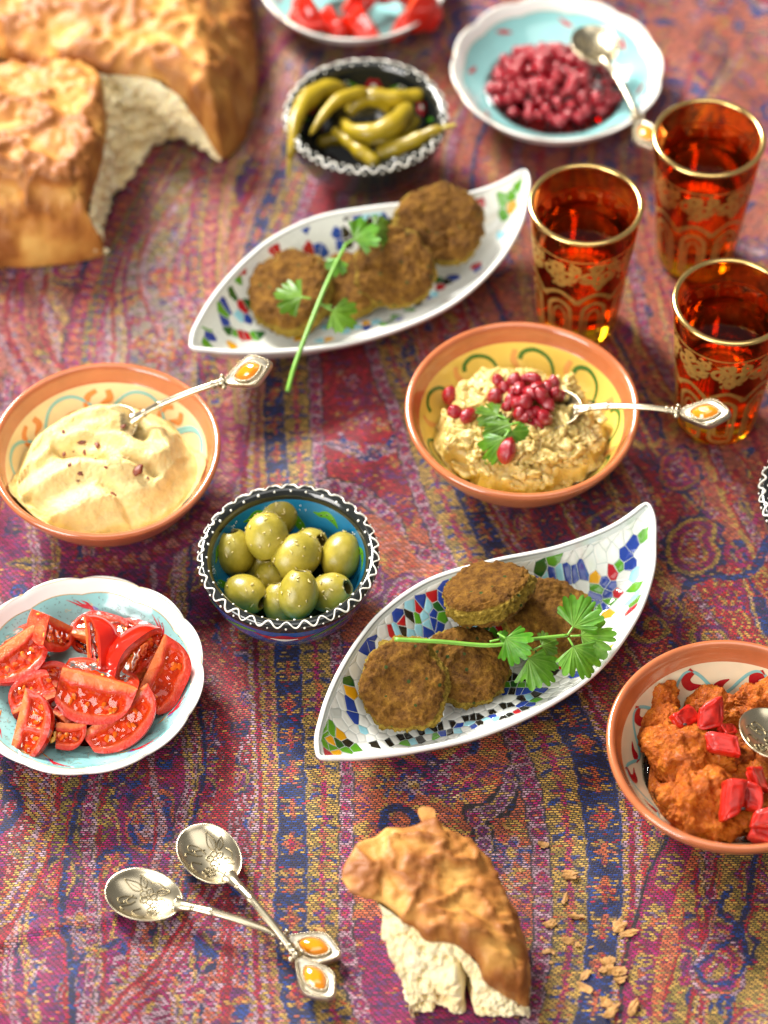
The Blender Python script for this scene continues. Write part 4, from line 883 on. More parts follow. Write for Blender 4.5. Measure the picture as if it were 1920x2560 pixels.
g_in = smooth_profile([(.0291, GH - .0015), (.0284, .086), (.0256, .058), (.0233, .032), (.0222, .0215), (.0205, .0168), (.015, .0152), (.0004, .0148)], 60)
TEAZ = .0700
def make_glass():
    t_ = thing('tea_glass', 'x', 'glass')
    prof = np.concatenate([g_out, g_rim[1:], g_in[1:]]); V, F = lathe(prof, 96); zc_ = V[F].mean(1)[:, 2]; mo('glass_body', V, [F], [M['glass'], M['glassbase']], t_, midx=(zc_ < .019).astype(int))
    a = np.linspace(0, 2 * np.pi, 96, endpoint=False); ring = []
    for k in np.linspace(0, 2 * np.pi, 12, endpoint=False): ring.append(np.stack([(.03005 + .00165 * math.cos(k)) * np.cos(a), (.03005 + .00165 * math.cos(k)) * np.sin(a), np.full(96, GH - .0007 + .0013 * math.sin(k))], 1))
    mo('gold_rim', np.concatenate(ring), [grid_faces(12, 96, True, True)], M['gold'], t_)
    so = Surf(g_out, 1)
    if so.N(np.array([0.]), np.array([.06]))[0][0] < 0: so.sign *= -1
    zs = lambda z: float(np.interp(z, g_out[:, 1], so.c)) * 1000
    for j in range(8):
        a0 = j * 45 + 11
        b, t1 = zs(.0085), zs(.0425)
        for wd, hh, ww in ((14.5, 0, 2.4), (8.6, 5.5, 1.3)):
            L = [(a0 - wd, b + hh * .6), (a0 - wd, t1 - 9 - hh), (a0 - wd * .72, t1 - 3 - hh), (a0, t1 - hh), (a0 + wd * .72, t1 - 3 - hh), (a0 + wd, t1 - 9 - hh), (a0 + wd, b + hh * .6), (a0 + wd * .6, b - 2 + hh), (a0, b - 2.6 + hh), (a0 - wd * .6, b - 2 + hh), (a0 - wd, b + hh * .6)]
            V, F = ribbon(so, L, [ww], n=60); mo('gold_arch', V, F, M['goldpat'], t_)
        V, F = ribbon(so, [(a0 - 22.5, zs(.0425)), (a0 - 14, zs(.0470)), (a0, zs(.0505)), (a0 + 14, zs(.0470)), (a0 + 22.5, zs(.0425))], [3.2, 2.4, 2.8, 2.4, 3.2], n=30); mo('gold_swag', V, F, M['goldpat'], t_)
    lr = np.random.default_rng(8); pc = []
    for j in range(8):
        a0 = j * 45 + 11
        for d, zc, rr, dr in ((-12, .066, 5.4, 1), (11, .0655, 5.0, -1), (0, .0595, 3.6, 1), (-3, .0725, 4.2, -1), (17, .0725, 3.4, 1)):
            tt = np.linspace(0, 1, 12); rl = 28.5; p0 = lr.uniform(0, 6.28)
            x = rr * (1 - .8 * tt) * np.cos(p0 + dr * tt * 8.5); y = rr * (1 - .8 * tt) * np.sin(p0 + dr * tt * 8.5)
            pc.append(ribbon(so, np.stack([a0 + d + np.degrees(x / rl), zs(zc) + y], 1), [1.2, 3.0, 2.4, 3.6], n=36))
            for _ in range(3):
                p1 = lr.uniform(0, 6.28); pc.append(ribbon(so, [(a0 + d + np.degrees(rr * .9 * math.cos(p1) / rl), zs(zc) + rr * .9 * math.sin(p1)), (a0 + d + np.degrees(rr * 1.3 * math.cos(p1 + .25) / rl), zs(zc) + rr * 1.3 * math.sin(p1 + .25)), (a0 + d + np.degrees(rr * 1.45 * math.cos(p1 + .6) / rl), zs(zc) + rr * 1.45 * math.sin(p1 + .6))], [.4, 2.3, .3], n=8))
    paint('gold_scrollwork', t_, M['goldpat'], pc)
    paint('gold_band', t_, M['goldpat'], [ribbon(so, [(a, zs(.0790)) for a in range(0, 361, 4)], [1.0], n=180)])
    return t_
gl0 = make_glass()
tprof = np.concatenate([[(.0004, TEAZ), (.0200, TEAZ), (float(np.interp(TEAZ, g_in[::-1, 1], g_in[::-1, 0])) + .00005, TEAZ + .0004)], [(r + .00005, z - .00005) for r, z in g_in if z < TEAZ - .001]])
V, F = lathe(tprof, 72); tea_me = mesh('tea', V, [F[:, ::-1]], M['tea'])
for k_, (xy, ro, lab, tl) in enumerate([((.1102, .1388), 4, 'gilded amber tea glass between the mosaic dish and the other two glasses', 'dark amber tea in the glass beside the mosaic dish'),
                                        ((.1811, .1908), 21, 'gilded amber tea glass touching the spoon on the berry plate', 'dark amber tea in the glass behind, touching the berry spoon'),
                                        ((.1841, .0668), 33, 'gilded amber tea glass just behind the jewelled spoon of the aubergine bowl', 'dark amber tea in the glass behind the aubergine spoon')]):
    g = gl0 if k_ == 0 else copy_tree(gl0); g.location = (xy[0], xy[1], 0); g.rotation_euler = (0, 0, R(ro)); g['label'] = lab; g['group'] = 'gilded tea glasses'
    o = obj('tea', tea_me); o.location = (xy[0], xy[1], 0); tag(o, tl, 'tea', 'tea in the glasses')

# ================================================================== SPOONS
M['silver'] = simple('aged_silver', (.52, .455, .32), .27, .2, 45, metal=1.0, bump=.10, bscale=70, bdist=.0004)
M['tarnish'] = simple('tarnished_engraving', (.20, .16, .09), .38, .3, 200, metal=.9)
M['silver_d'] = simple('worn_cast_silver', (.62, .56, .44), .34, .25, 300, metal=1.0, bump=.5, bscale=420, bdist=.0005)
tt_ = NT('amber_gem'); tt_.set(Base_Color=(.88, .27, .004), Roughness=.08); tt_.b.inputs['Transmission Weight'].default_value = .12; tt_.b.inputs['IOR'].default_value = 1.6; tt_.b.inputs['Coat Weight'].default_value = 1.0
M['gem'] = tt_.m
SBX, SA, SB = .0190, .0190, .0137
def spoon_z(x, y):
    q = ((x - SBX) / SA) ** 2 + (y / SB) ** 2
    return .0062 - .0056 * np.clip(1 - q, 0, 1) ** .75
def make_spoon():
    t_ = thing('jewelled_spoon', 'x', 'spoon')
    nr, na = 14, 56; rr = np.linspace(0.02, 1, nr); a = np.linspace(0, 2 * np.pi, na, endpoint=False)
    x = SBX + SA * rr[:, None] * np.cos(a) * (1 + .05 * np.cos(a)); y = SB * rr[:, None] * np.sin(a)
    up = np.stack([x, y, spoon_z(x, y)], -1); lip = up[-1] + np.stack([.0006 * np.cos(a), .0006 * np.sin(a), 0 * a + .0002], -1)
    lip2 = up[-1] + np.stack([.0004 * np.cos(a), .0004 * np.sin(a), 0 * a - .0008], -1); dn = up[::-1] - np.array([0, 0, .0009])
    V = np.concatenate([up.reshape(-1, 3), lip, lip2, dn.reshape(-1, 3)]); mo('spoon_bowl', V, [grid_faces(2 * nr + 2, na)], M['silver'], t_)
    eng = Acc()
    def line(P, r=.00034):
        P = catmull(np.array(P) / 1000, max(6, len(P) * 4)); z = spoon_z(P[:, 0], P[:, 1]); eng.add(*tube(np.concatenate([P, z[:, None] + .00012], 1), r, 5))
    def fl_(cx, cy, s):
        for j in range(5):
            b = j * 1.257 + .3; line([(cx + .25 * s * math.cos(b - .5), cy + .25 * s * math.sin(b - .5)), (cx + .8 * s * math.cos(b - .5), cy + .8 * s * math.sin(b - .5)), (cx + 1.05 * s * math.cos(b), cy + 1.05 * s * math.sin(b)), (cx + .8 * s * math.cos(b + .5), cy + .8 * s * math.sin(b + .5)), (cx + .25 * s * math.cos(b + .5), cy + .25 * s * math.sin(b + .5))])
            line([(cx + .4 * s * math.cos(b), cy + .4 * s * math.sin(b)), (cx + .8 * s * math.cos(b), cy + .8 * s * math.sin(b))], .00016)
        line([(cx + .25 * s * math.cos(q), cy + .25 * s * math.sin(q)) for q in np.linspace(0, 6.3, 8)])
    fl_(21, 2.2, 4.2); fl_(26.5, -5.0, 3.2)
    def lf(x0, y0, x1, y1, w_):
        dx, dy = x1 - x0, y1 - y0; L = math.hypot(dx, dy); nx_, ny_ = -dy / L, dx / L
        for s_ in (-1, 1): line([(x0, y0), (x0 + dx * .4 + s_ * w_ * nx_, y0 + dy * .4 + s_ * w_ * ny_), (x1, y1)])
        line([(x0, y0), (x0 + dx * .7, y0 + dy * .7)], .00014)
    lf(17.5, 4.5, 7, 6.5, 2.0); lf(18.5, 6, 14, 11, 1.6); lf(24, 5.5, 31, 6.8, 1.5); lf(25, 1.5, 33, 0, 1.8); lf(23, -2, 29, -1, 1.2)
    line([(16, 0), (11, -1), (8, -4), (9.5, -6), (11.5, -5), (10.8, -3.6)]); line([(16, -2), (14, -5), (11, -8), (13, -9.5)]); line([(14, 1), (12, -3.5), (15, -4.6)]); line([(20, -5), (17, -8.5), (20, -10.5), (24, -10)]); line([(20, 9), (24, 9.8), (28, 7.8)])
    V, F = eng.out(); mo('engraved_flowers', V, F, M['tarnish'], t_)
    P = catmull([(.0365, 0, .0058), (.040, 0, .0066), (.047, 0, .0082), (.058, 0, .0094), (.074, 0, .0088), (.088, 0, .0066), (.0935, 0, .0054)], 60)
    s = np.linspace(0, 1, 60); r = np.interp(s, [0, .06, .16, .3, .34, .36, .40, .8, .94, 1], [.0046, .0030, .0021, .0022, .0025, .0021, .0020, .0019, .0020, .0024]); V, F = tube(P, r, 14, .72); mo('handle', V, F, M['silver'], t_)
    for f, rr_ in ((.155, .0026), (.175, .0024), (.355, .0025), (.885, .0028), (.915, .0025), (.945, .0029), (.985, .0033)):
        i = int(f * 59); q = P[i]; th = np.linspace(0, 2 * np.pi, 18, endpoint=False); ring = []
        for k in np.linspace(0, 2 * np.pi, 6, endpoint=False): ring.append(np.stack([np.full(18, q[0] + .0006 * math.sin(k)), (rr_ + .0004 * math.cos(k) - .0004) * np.cos(th), q[2] + .8 * (rr_ + .0004 * math.cos(k) - .0004) * np.sin(th)], 1))
        mo('collar', np.concatenate(ring), [grid_faces(6, 18, True, True)], M['silver'], t_)
    for sy in (-1, 1):
        V, F = ICO[2]; mo('side_knob', V * np.array([.0015, .0013, .0014]) + np.array([.0925, sy * .0034, .0054]), [F], M['silver'], t_)
    out = np.array([(93.5, 1.6), (96.5, 3.6), (100, 5.4), (104, 7.2), (108.8, 8.9), (112.5, 8.2), (117, 5.0), (120.3, 2.0), (121, 0)]) / 1000
    out = catmull(np.concatenate([out, [(x_, -y_) for x_, y_ in out[-2::-1]]]), 64, True); c = np.array([.1082, 0.]); rows = []
    for f, z in ((0, .0012), (.9, .0010), (1, .0018), (1.0, .0042), (.965, .0052), (.90, .0053), (.84, .0047), (.7, .0046), (.0, .0046)): rows.append(np.concatenate([c + (out - c) * f, np.full((64, 1), z)], 1))
    mo('finial', np.concatenate(rows), [grid_faces(len(rows), 64)], M['silver_d'], t_)
    def marq(f): # pointed oval outline
        q = np.linspace(0, 2 * np.pi, 20, endpoint=False); return np.stack([.1080 + -.0006 + .0072 * f * np.cos(q), .0046 * f * np.sin(q) * (.45 + .55 * np.abs(np.sin(q)))], 1)
    rows = [np.concatenate([marq(f), np.full((20, 1), z)], 1) for f, z in ((1, .0044), (1.0, .0054), (.68, .0069), (.4, .0074), (.0, .0074))]; mo('gem', np.concatenate(rows), [grid_faces(5, 20)], M['gem'], t_, smooth=False)
    bds = Acc(); B = polyres(np.array(marq(1.13)), 30, True)
    for q in B: V, F = ICO[1]; bds.add(V * .00080 + np.array([q[0], q[1], .0052]), F)
    for q in polyres(out, 44, True): V, F = ICO[1]; bds.add(V * .0007 + np.array([*(c + (q - c) * .93), .0052]), F)
    V, F = bds.out(); mo('bead_border', V, F, M['silver'], t_)
    return t_
sp0 = make_spoon(); SPL = .121
def place_spoon(label, a, b, up=(0, 0, 1), first=False, group='jewelled spoons'):
    """spoon whose bowl tip is at a and whose finial end points to b"""
    o = sp0 if first else copy_tree(sp0); x = unit(np.array(b) - np.array(a)); z = np.array(up, float); z = unit(z - x * (z @ x)); y = np.cross(z, x)
    o.matrix_world = basis(x, y, z, a); o['label'] = label; o['group'] = group; return o
place_spoon('jewelled silver spoon lying on the cloth, its finial underneath the other', at(230, 1922, .0012), at(735, 2073, .0012), (0, 0, 1), True)
place_spoon('jewelled silver spoon lying across the other on the bare cloth', at(405, 1800, .0014), at(712, 2160, .0055), (0, 0, 1))
place_spoon('jewelled silver spoon stuck into the hummus, handle over the rim', at(176, 968, .0245), at(592, 790, .0825), (-.15, -.25, 1))
place_spoon('jewelled silver spoon in the aubergine mash, handle pointing at a tea glass', at(1112, 898, .0325), at(1568, 903, .066), (.05, -.1, 1))
place_spoon('jewelled silver spoon lying bowl up on the dark red berries', at(1262, 70, .0305), at(1418, 340, .040), (0, -.1, 1))
place_spoon('jewelled silver spoon pushed into the orange dip', at(1640, 1545, .034), at(1750, 1880, .064), (.10, -.45, 1))

# ================================================================== FALAFEL
t = NT('fried_falafel'); co = t.coord(); nrm = t.attr('side')
n1 = t.noise(150, 8, .78, co); n2 = t.noise(520, 5, .7, co)
crust = t.ramp(n1, [(.28, (.034, .013, .003)), (.42, (.115, .045, .006)), (.57, (.235, .105, .013)), (.74, (.42, .22, .028))])
crumb = t.ramp(n2, [(.28, (.11, .068, .006)), (.5, (.29, .185, .020)), (.66, (.40, .27, .045)), (.8, (.11, .13, .02))])
side = t.math('ADD', nrm.outputs['Fac'], t.math('MULTIPLY_ADD', n1, .9, -.45))
colr = t.mix(t.n('ShaderNodeMapRange', {0: side, 1: .38, 2: .72}).outputs[0], crust, crumb)
hb = t.n('ShaderNodeTexVoronoi', {'Vector': co, 'Scale': 170.0}); hv = t.math('LESS_THAN', hb.outputs['Distance'], .17)
hsel = t.n('ShaderNodeSeparateXYZ', {0: hb.outputs['Color']}); colr = t.mix(t.math('MULTIPLY', hv, t.math('GREATER_THAN', hsel.outputs[0], .55)), colr, (.045, .07, .012))
t.set(Base_Color=colr, Roughness=.72); t.b.inputs['Specular IOR Level'].default_value = .18
t.b.inputs['Subsurface Weight'].default_value = .08; t.b.inputs['Subsurface Radius'].default_value = (.003, .0015, .0005)
t.bump(t.math('ADD', t.math('MULTIPLY', n2, 1.0), t.math('MULTIPLY', t.noise(1500, 3, .6, co), .5)), 1.0, .0022)
M['falafel'] = t.m
def falafel(label, px, z, n, seed, dia=.0466, thick=.0185, group='falafel'):
    V, F = ICO[5]; r = np.hypot(V[:, 0], V[:, 1]); ph = np.arctan2(V[:, 1], V[:, 0])
    zz = np.sign(V[:, 2]) * (1 - (np.clip(r, 0, 1)) ** 4.0) ** (1 / 2.1) ; rr = r ** .62
    k = 1 + .035 * np.cos(2 * ph + seed) + .025 * np.cos(3 * ph + 2 * seed)
    P = np.stack([rr * k * np.cos(ph) * dia / 2, rr * k * np.sin(ph) * dia / 2, zz * thick / 2 * (.93 + .12 * np.cos(ph + seed))], 1)
    N = normals(P, [F]); q = P * 1000
    side = 1 - np.abs(N[:, 2])
    d = .0024 * fbm(q / 12 + seed * 13, 3, seed) + (.0012 + .0016 * side) * fbm(q / 2.6 + seed, 4, seed + 5, .65) - .0011 * sstep(.20, .60, fbm(q / 4.5 + seed * 3, 3, seed + 9)) + .0009 * (.5 - worley(q / 2.1 + seed, seed))
    P = P + N * d[:, None]
    o = mo('falafel', P, [F], M['falafel'], cols={'side': np.repeat(sstep(.30, .85, side)[:, None], 3, 1)})
    o.matrix_world = frame_n(n, (math.cos(seed * 2.1), math.sin(seed * 2.1), 0), at(px[0], px[1], z)); return tag(o, label, 'falafel', group)
G1 = 'falafel in the front mosaic dish'; G2 = 'falafel in the dish below the pepper bowl'
falafel('browned falafel patty leaning flat-side out at the tapered end of the front mosaic dish', (872, 1478), .0285, (-.14, -.46, .86), 1, .0462, .020, G1)
falafel('dark falafel patty tucked half behind another, under the green stem', (1003, 1440), .022, (.18, -.22, .93), 2, .0450, .018, G1)
falafel('falafel patty lying on top of two others, crumbly green side showing', (1053, 1283), .0425, (-.30, .40, .86), 3, .0472, .019, G1)
falafel('golden falafel patty under the top one, behind the herb leaves', (1184, 1338), .0235, (.16, -.18, .95), 4, .0462, .018, G1)
falafel('falafel patty under the pale herb leaf in the blurred mosaic dish', (628, 632), .0245, (-.20, -.25, .93), 5, .0500, .020, G2)
falafel('falafel patty mostly hidden behind the long herb stem', (758, 618), .0195, (.05, -.15, .95), 6, .0440, .018, G2)
falafel('falafel patty propped upright in the middle of the blurred dish', (852, 578), .0305, (-.02, -.42, .88), 7, .0475, .0195, G2)
falafel('falafel patty rising above the far edge of its mosaic dish', (952, 486), .0315, (.16, -.32, .90), 8, .0505, .020, G2)

# ================================================================== HERBS
t = NT('coriander_leaf'); vn = t.attr('vein'); n1 = t.noise(260, 4)
c1 = t.ramp(n1, [(.3, (.045, .175, .006)), (.7, (.105, .30, .014))]); c1 = t.n('ShaderNodeHueSaturation', {'Color': c1, 'Hue': t.math('MULTIPLY_ADD', t.n('ShaderNodeObjectInfo').outputs['Random'], .035, .478), 'Value': t.math('MULTIPLY_ADD', t.n('ShaderNodeObjectInfo').outputs['Random'], .7, .70)}).outputs[0]; colr = t.mix(t.math('MULTIPLY', vn.outputs['Fac'], .7), c1, (.24, .42, .07))
t.t.nodes.remove(t.b); d1 = t.n('ShaderNodeBsdfPrincipled', {'Base Color': colr, 'Roughness': .38}); tr = t.n('ShaderNodeBsdfTranslucent', {'Color': t.mix(.5, colr, (.25, .5, .03))})
bm = t.n('ShaderNodeBump', {'Strength': .5, 'Distance': .0006, 'Height': t.math('SUBTRACT', n1, vn.outputs['Fac'])}); t.t.links.new(bm.outputs[0], d1.inputs['Normal'])
ms = t.n('ShaderNodeMixShader', {0: .35}); t.t.links.new(d1.outputs[0], ms.inputs[1]); t.t.links.new(tr.outputs[0], ms.inputs[2]); t.t.links.new(ms.outputs[0], t.o.inputs[0])
M['leaf'] = t.m
M['stem'] = simple('coriander_stem', (.16, .36, .04), .35, .15, 120, sss=.2, rad=(.002, .002, .0005))
def leaf_mesh(size, seed):
    lr = np.random.default_rng(seed); na, nr = 150, 16; ph = np.linspace(R(-80), R(80), na); rho = np.linspace(0.0, 1, nr)
    o = np.zeros(na)
    for c, L, w_ in ((0, 1.0, .34), (R(38), .93, .32), (R(-38), .93, .32), (R(70), .72, .28), (R(-70), .72, .28)):
        c += lr.uniform(-.08, .08); o = np.maximum(o, L * (.60 + .40 * np.exp(-((ph - c) / w_) ** 6)))
    teeth = .83 + .17 * np.abs(np.sin(ph * 11.5 + lr.uniform(0, 2) + .4 * np.sin(ph * 3))) ** .45; o = o * teeth
    Rr = rho[:, None] * o[None]; x = Rr * np.cos(ph) * size; y = Rr * np.sin(ph) * size
    z = size * (.16 * np.sin(ph * 3 + lr.uniform(0, 6)) * rho[:, None] ** 2 - lr.uniform(.05, .75) * Rr ** 2 * (1 + .6 * np.sin(ph + seed)) + .03 * np.cos(ph * 9.6 + seed) * rho[:, None] ** 2 - .09 * np.abs(np.sin(ph)) * Rr)
    v = np.zeros((nr, na))
    for c in (0, R(38), R(-38), R(70), R(-70), R(15), R(-15), R(26), R(-26), R(52), R(-52)): v = np.maximum(v, np.exp(-((ph[None] - c) * Rr / .022) ** 2) * (1 if abs(c) in (0, R(38), R(70)) else .5))
    v *= (1 - rho[:, None] ** 2)
    return np.stack([x, y, z], -1).reshape(-1, 3), [grid_faces(nr, na, False)], v.reshape(-1)
def herb(name, label, stems, leaves, group=None):
    t_ = thing(name, label, 'herb', group=group)
    for P, r in stems:
        P = catmull(np.array(P), 40); V, F = tube(P, np.interp(np.linspace(0, 1, 40), np.linspace(0, 1, len(r)), r), 10); mo('stem', V, F, M['stem'], t_)
    for k, (c, dirv, n, s, sd) in enumerate(leaves):
        c0_ = np.asarray(c); c = c0_ + unit(dirv) * .0052; Vp, Fp = tube(catmull(np.array([c0_, (c0_ + c) / 2, c]), 6), .0006, 6); mo('petiole', Vp, Fp, M['stem'], t_); V, F, v = leaf_mesh(s * .86, sd); o = mo('leaf', V, F, M['leaf'], t_, cols={'vein': np.repeat(v[:, None], 3, 1)}); o.matrix_local = frame_n(n, dirv, c)
    return t_
A_ = lambda x, y, z: at(x, y, z)
herb('coriander_sprig', 'green coriander sprig lying across the falafel of the front mosaic dish',
     [([A_(852, 1381, .050), A_(950, 1386, .0485), A_(1059, 1394, .046), A_(1137, 1382, .045), A_(1226, 1372, .044)], [.0011, .0011, .0008]), ([A_(1100, 1390, .046), A_(1115, 1400, .0445), A_(1125, 1412, .043)], [.0008, .0007])],
     [(A_(1058, 1386, .047), (.9, .25, 0), (0, -.25, 1), .0085, 1), (A_(1075, 1368, .049), (.75, -.62, .05), (-.1, -.45, .9), .0175, 2), (A_(1125, 1408, .042), (.75, -.66, -.12), (.1, -.3, .95), .0205, 3), (A_(1150, 1405, .043), (.55, .25, .1), (.2, -.4, .9), .0120, 8),
      (A_(1226, 1372, .046), (.55, .80, .25), (-.15, -.55, .85), .0205, 4), (A_(1232, 1374, .046), (.98, .02, .05), (.15, -.30, .95), .0215, 5), (A_(1228, 1378, .0445), (.40, -.86, -.1), (-.1, -.35, .95), .0200, 6)])
herb('coriander_sprig', 'long-stemmed coriander sprig hanging over the edge of its mosaic dish',
     [([A_(621, 846, .036), A_(640, 780, .042), A_(688, 655, .050), A_(716, 590, .052), A_(748, 526, .052)], [.0014, .0013, .0010]), ([A_(690, 655, .050), A_(702, 660, .047), A_(716, 660, .045)], [.001, .0008])],
     [(A_(672, 645, .051), (-.95, .1, .12), (-.1, -.40, .9), .0185, 11), (A_(700, 662, .047), (.80, -.40, -.15), (.1, -.35, .92), .0180, 12), (A_(748, 526, .052), (.85, .50, .1), (.0, -.45, .9), .0185, 13), (A_(790, 500, .051), (.9, .3, .0), (.1, -.4, .9), .0170, 14), (A_(738, 545, .052), (-.2, -.6, .0), (.0, -.4, .9), .0110, 15)])
herb('coriander_leaf', 'bright coriander leaf lying on the aubergine mash among the ruby seeds', [([A_(1100, 905, .049), A_(1088, 918, .050), A_(1075, 925, .050)], [.001, .001])],
     [(A_(1122, 912, .0535), (-.75, -.30, .05), (-.1, -.35, .93), .0185, 21), (A_(1100, 930, .053), (-.45, -.75, -.1), (.1, -.45, .88), .0170, 22), (A_(1095, 905, .0540), (-.85, .35, .1), (-.1, -.2, .95), .0145, 23), (A_(1085, 925, .0520), (.80, -.45, .0), (.25, -.35, .9), .0150, 24)])
# ================================================================== OLIVES
t = NT('green_olive'); co = t.coord(); n1 = t.noise(90, 4, .6, co); n2 = t.noise(420, 5, .7, co)
dk = t.attr('hole')
c0 = t.ramp(n1, [(.28, (.22, .180, .014)), (.5, (.345, .275, .028)), (.75, (.46, .36, .06))])
c0 = t.mix(t.n('ShaderNodeMapRange', {0: n2, 1: .66, 2: .78}).outputs[0], c0, (.20, .13, .02)); c0 = t.mix(dk.outputs['Fac'], c0, (.10, .07, .012))
t.set(Base_Color=c0, Roughness=.34, Subsurface_Weight=.3, Subsurface_Radius=(.004, .003, .0008)); t.b.inputs['Coat Weight'].default_value = .06; t.b.inputs['Coat Roughness'].default_value = .2
t.bump(n2, .3, .0005); M['olive'] = t.m
pr = [(.0003, .0100), (.0018, .0098), (.0030, .0106), (.0036, .0117), (.0047, .0113)]
ell = [(math.sin(q) * .0098, math.cos(q) * .0120) for q in np.linspace(.52, math.pi - .12, 26)] + [(.0003, -.0121)]
oprof = np.array([(.0003, .0035), (.0026, .0042), (.0030, .0080), (.0031, .0098)] + [(.0036, .01092), (.0043, .01078)] + ell); oprof = smooth_profile(oprof, 60)
def olive(label, px, z, d, k, s=1.0):
    V, F = lathe(oprof, 40); N = normals(V, [F]); hole = sstep(.0040, .0031, np.hypot(V[:, 0], V[:, 1])) * (V[:, 2] > 0) * (V[:, 2] < .0118)
    V = V * s + N * (.00028 * fbm(V * 160 + k * 7, 3, k))[:, None]; V[:, 0] *= 1 + .05 * math.sin(k)
    if N[np.argmax(V[:, 0]), 0] < 0: F = F[:, ::-1]
    o = mo('olive', V, [F], M['olive'], cols={'hole': np.repeat(hole[:, None], 3, 1)}); o.matrix_world = frame_n(d, (1, .3, .1), at(px[0], px[1], z)); tag(o, label, 'olive', 'olives in the blue bowl'); return o
zo = crop(470, 1180, 3.318); OL = []
plain = 'plump green olive in the blue bowl, its pitted end turned away'
for q, z, d, lab, s in [((620, 740), .0175, (.2, .4, .6), plain, .95), ((690, 880), .0195, (.3, .5, .5), plain, .9), ((380, 665), .0285, (-.1, .5, .75), plain, 1.06), ((740, 345), .0285, (.3, .6, .5), 'herb-crusted green olive at the back of the blue bowl', 1.15), ((1010, 610), .0255, (.55, -.25, .65), 'green olive showing a small dimple behind the others in the blue bowl', .95),
                        ((1270, 700), .0290, (.2, .7, .3), 'smooth glossy green olive resting against the blue wall beside a painted leaf', 1.12), ((480, 1010), .0265, (.74, -.55, .10), 'green olive with its dark pit hole facing the olive pile', 1.02), ((900, 700), .0330, (-.72, -.48, -.15), 'green olive lying on its side with a torn pit hole', 1.16), ((655, 540), .0375, (.10, -.62, -.42), 'green olive on top of the pile, pit hole pointing down', 1.10), ((1180, 1000), .0290, (.65, -.10, .45), 'split green olive with ragged end beside the red petal', 1.04), ((770, 1090), .0235, (-.1, .6, .6), 'greener olive half under the wrinkled one', .98), ((915, 1012), .0385, (.1, .55, .55), 'wrinkled green olive lying topmost at the near side of the blue bowl', 1.10)]:
    OL.append(olive(lab, zo(*q), z, d, len(OL), s))
M['herbbits'] = simple('dried_oregano', (.58, .47, .20), .8, .5, 900, .2)
bpy.context.view_layer.update()
hb_ = Acc(); lr = np.random.default_rng(12)
for oi, cnt in ((3, 62), (8, 22), (7, 16), (9, 18), (11, 13), (2, 7), (4, 14), (5, 5), (6, 9), (1, 10), (0, 6), (10, 8)):
    o = OL[oi]; Mx = np.array(o.matrix_world); co_ = np.empty(len(o.data.vertices) * 3, np.float32); o.data.vertices.foreach_get('co', co_); co_ = co_.reshape(-1, 3) @ Mx[:3, :3].T + Mx[:3, 3]
    cen = Mx[:3, 3]; w_ = (co_ - cen); w_ /= np.linalg.norm(w_, axis=1)[:, None]; rad_ = np.linalg.norm(co_ - cen, axis=1); ok = np.where((w_[:, 2] > (.25 if oi != 9 else .0)) & (rad_ > .0085) & (w_[:, 1] < .75))[0]
    for i in lr.choice(ok, cnt):
        n = w_[i]; x = unit(np.cross(n, lr.normal(size=3))); y = np.cross(n, x); L, W_, T_ = lr.uniform(.0006, .0017), lr.uniform(.0003, .00065), .00022
        V, F = ICO[1]; hb_.add(co_[i] + n * .0002 + V[:, :1] * L * x + V[:, 1:2] * W_ * y + V[:, 2:] * T_ * n + n * (V[:, :1] ** 2) * L * .3, F)
V, F = hb_.out(); o = mo('dried_oregano', V, F, M['herbbits']); o['kind'] = 'stuff'; tag(o, 'flakes of dried oregano sprinkled over the olives', 'herbs')

# ================================================================== PICKLED PEPPERS
M['pepper'] = simple('pickled_green_pepper', (.29, .205, .007), .34, .30, 45, .4, .12, 220, coat=.12, sss=.3, rad=(.004, .003, .0006))
M['pepstem'] = simple('pepper_stem', (.42, .33, .05), .4, .2, 100)
zp = crop(620, 0, 2.765)
def pepper(label, P, rad, stem=0):
    t_ = thing('pickled_pepper', label, 'pepper', group='pickled peppers in the black bowl')
    W3 = catmull(np.array([at(*zp(x, y), z) for x, y, z in P]), 44); s = np.linspace(0, 1, 44); rr = np.interp(s, np.linspace(0, 1, len(rad)), rad) / 1000
    rr = rr * (1 + .06 * np.sin(s * 23)); rr *= np.clip(np.minimum(s, 1 - s) / .05, .12, 1) ** .5
    V, F = tube(W3, rr, 18); N = normals(V, F); V = V + N * (.0005 * fbm(V * 130, 3, len(P)))[:, None]; mo('flesh', V, F, M['pepper'], t_)
    if stem:
        e = W3[-1] if stem > 0 else W3[0]; d = unit(W3[-1] - W3[-4]) if stem > 0 else unit(W3[0] - W3[3]); Q = np.array([e - d * .002, e + d * .003, e + d * .008 + np.array([0, 0, -.0012])])
        V, F = tube(catmull(Q, 12), np.linspace(.0016, .0011, 12), 8); mo('stem', V, F, M['pepstem'], t_)
pepper('pickled green pepper hanging over the black rim, stalk pointing down', [(288, 1120, .036), (305, 1000, .045), (335, 820, .048), (410, 690, .047), (560, 610, .042), (700, 640, .036)], [2.2, 3.2, 4.6, 6.2, 5.8, 3.0], -1)
pepper('thick pickled pepper lying along the far wall of the black bowl', [(720, 640, .042), (850, 665, .044), (1000, 680, .044), (1120, 668, .042), (1215, 650, .041)], [3.6, 5.0, 5.4, 4.9, 3.4])
pepper('slender curved pickled pepper lying over the others, thin tip first', [(428, 935, .044), (500, 830, .047), (590, 720, .049), (700, 660, .049), (830, 640, .047)], [1.2, 2.5, 3.6, 4.2, 3.4])
pepper('short arched pickled pepper in the middle of the black bowl', [(690, 790, .037), (760, 715, .042), (850, 690, .043), (930, 720, .041), (985, 780, .036)], [3.2, 4.2, 4.2, 3.6, 2.2])
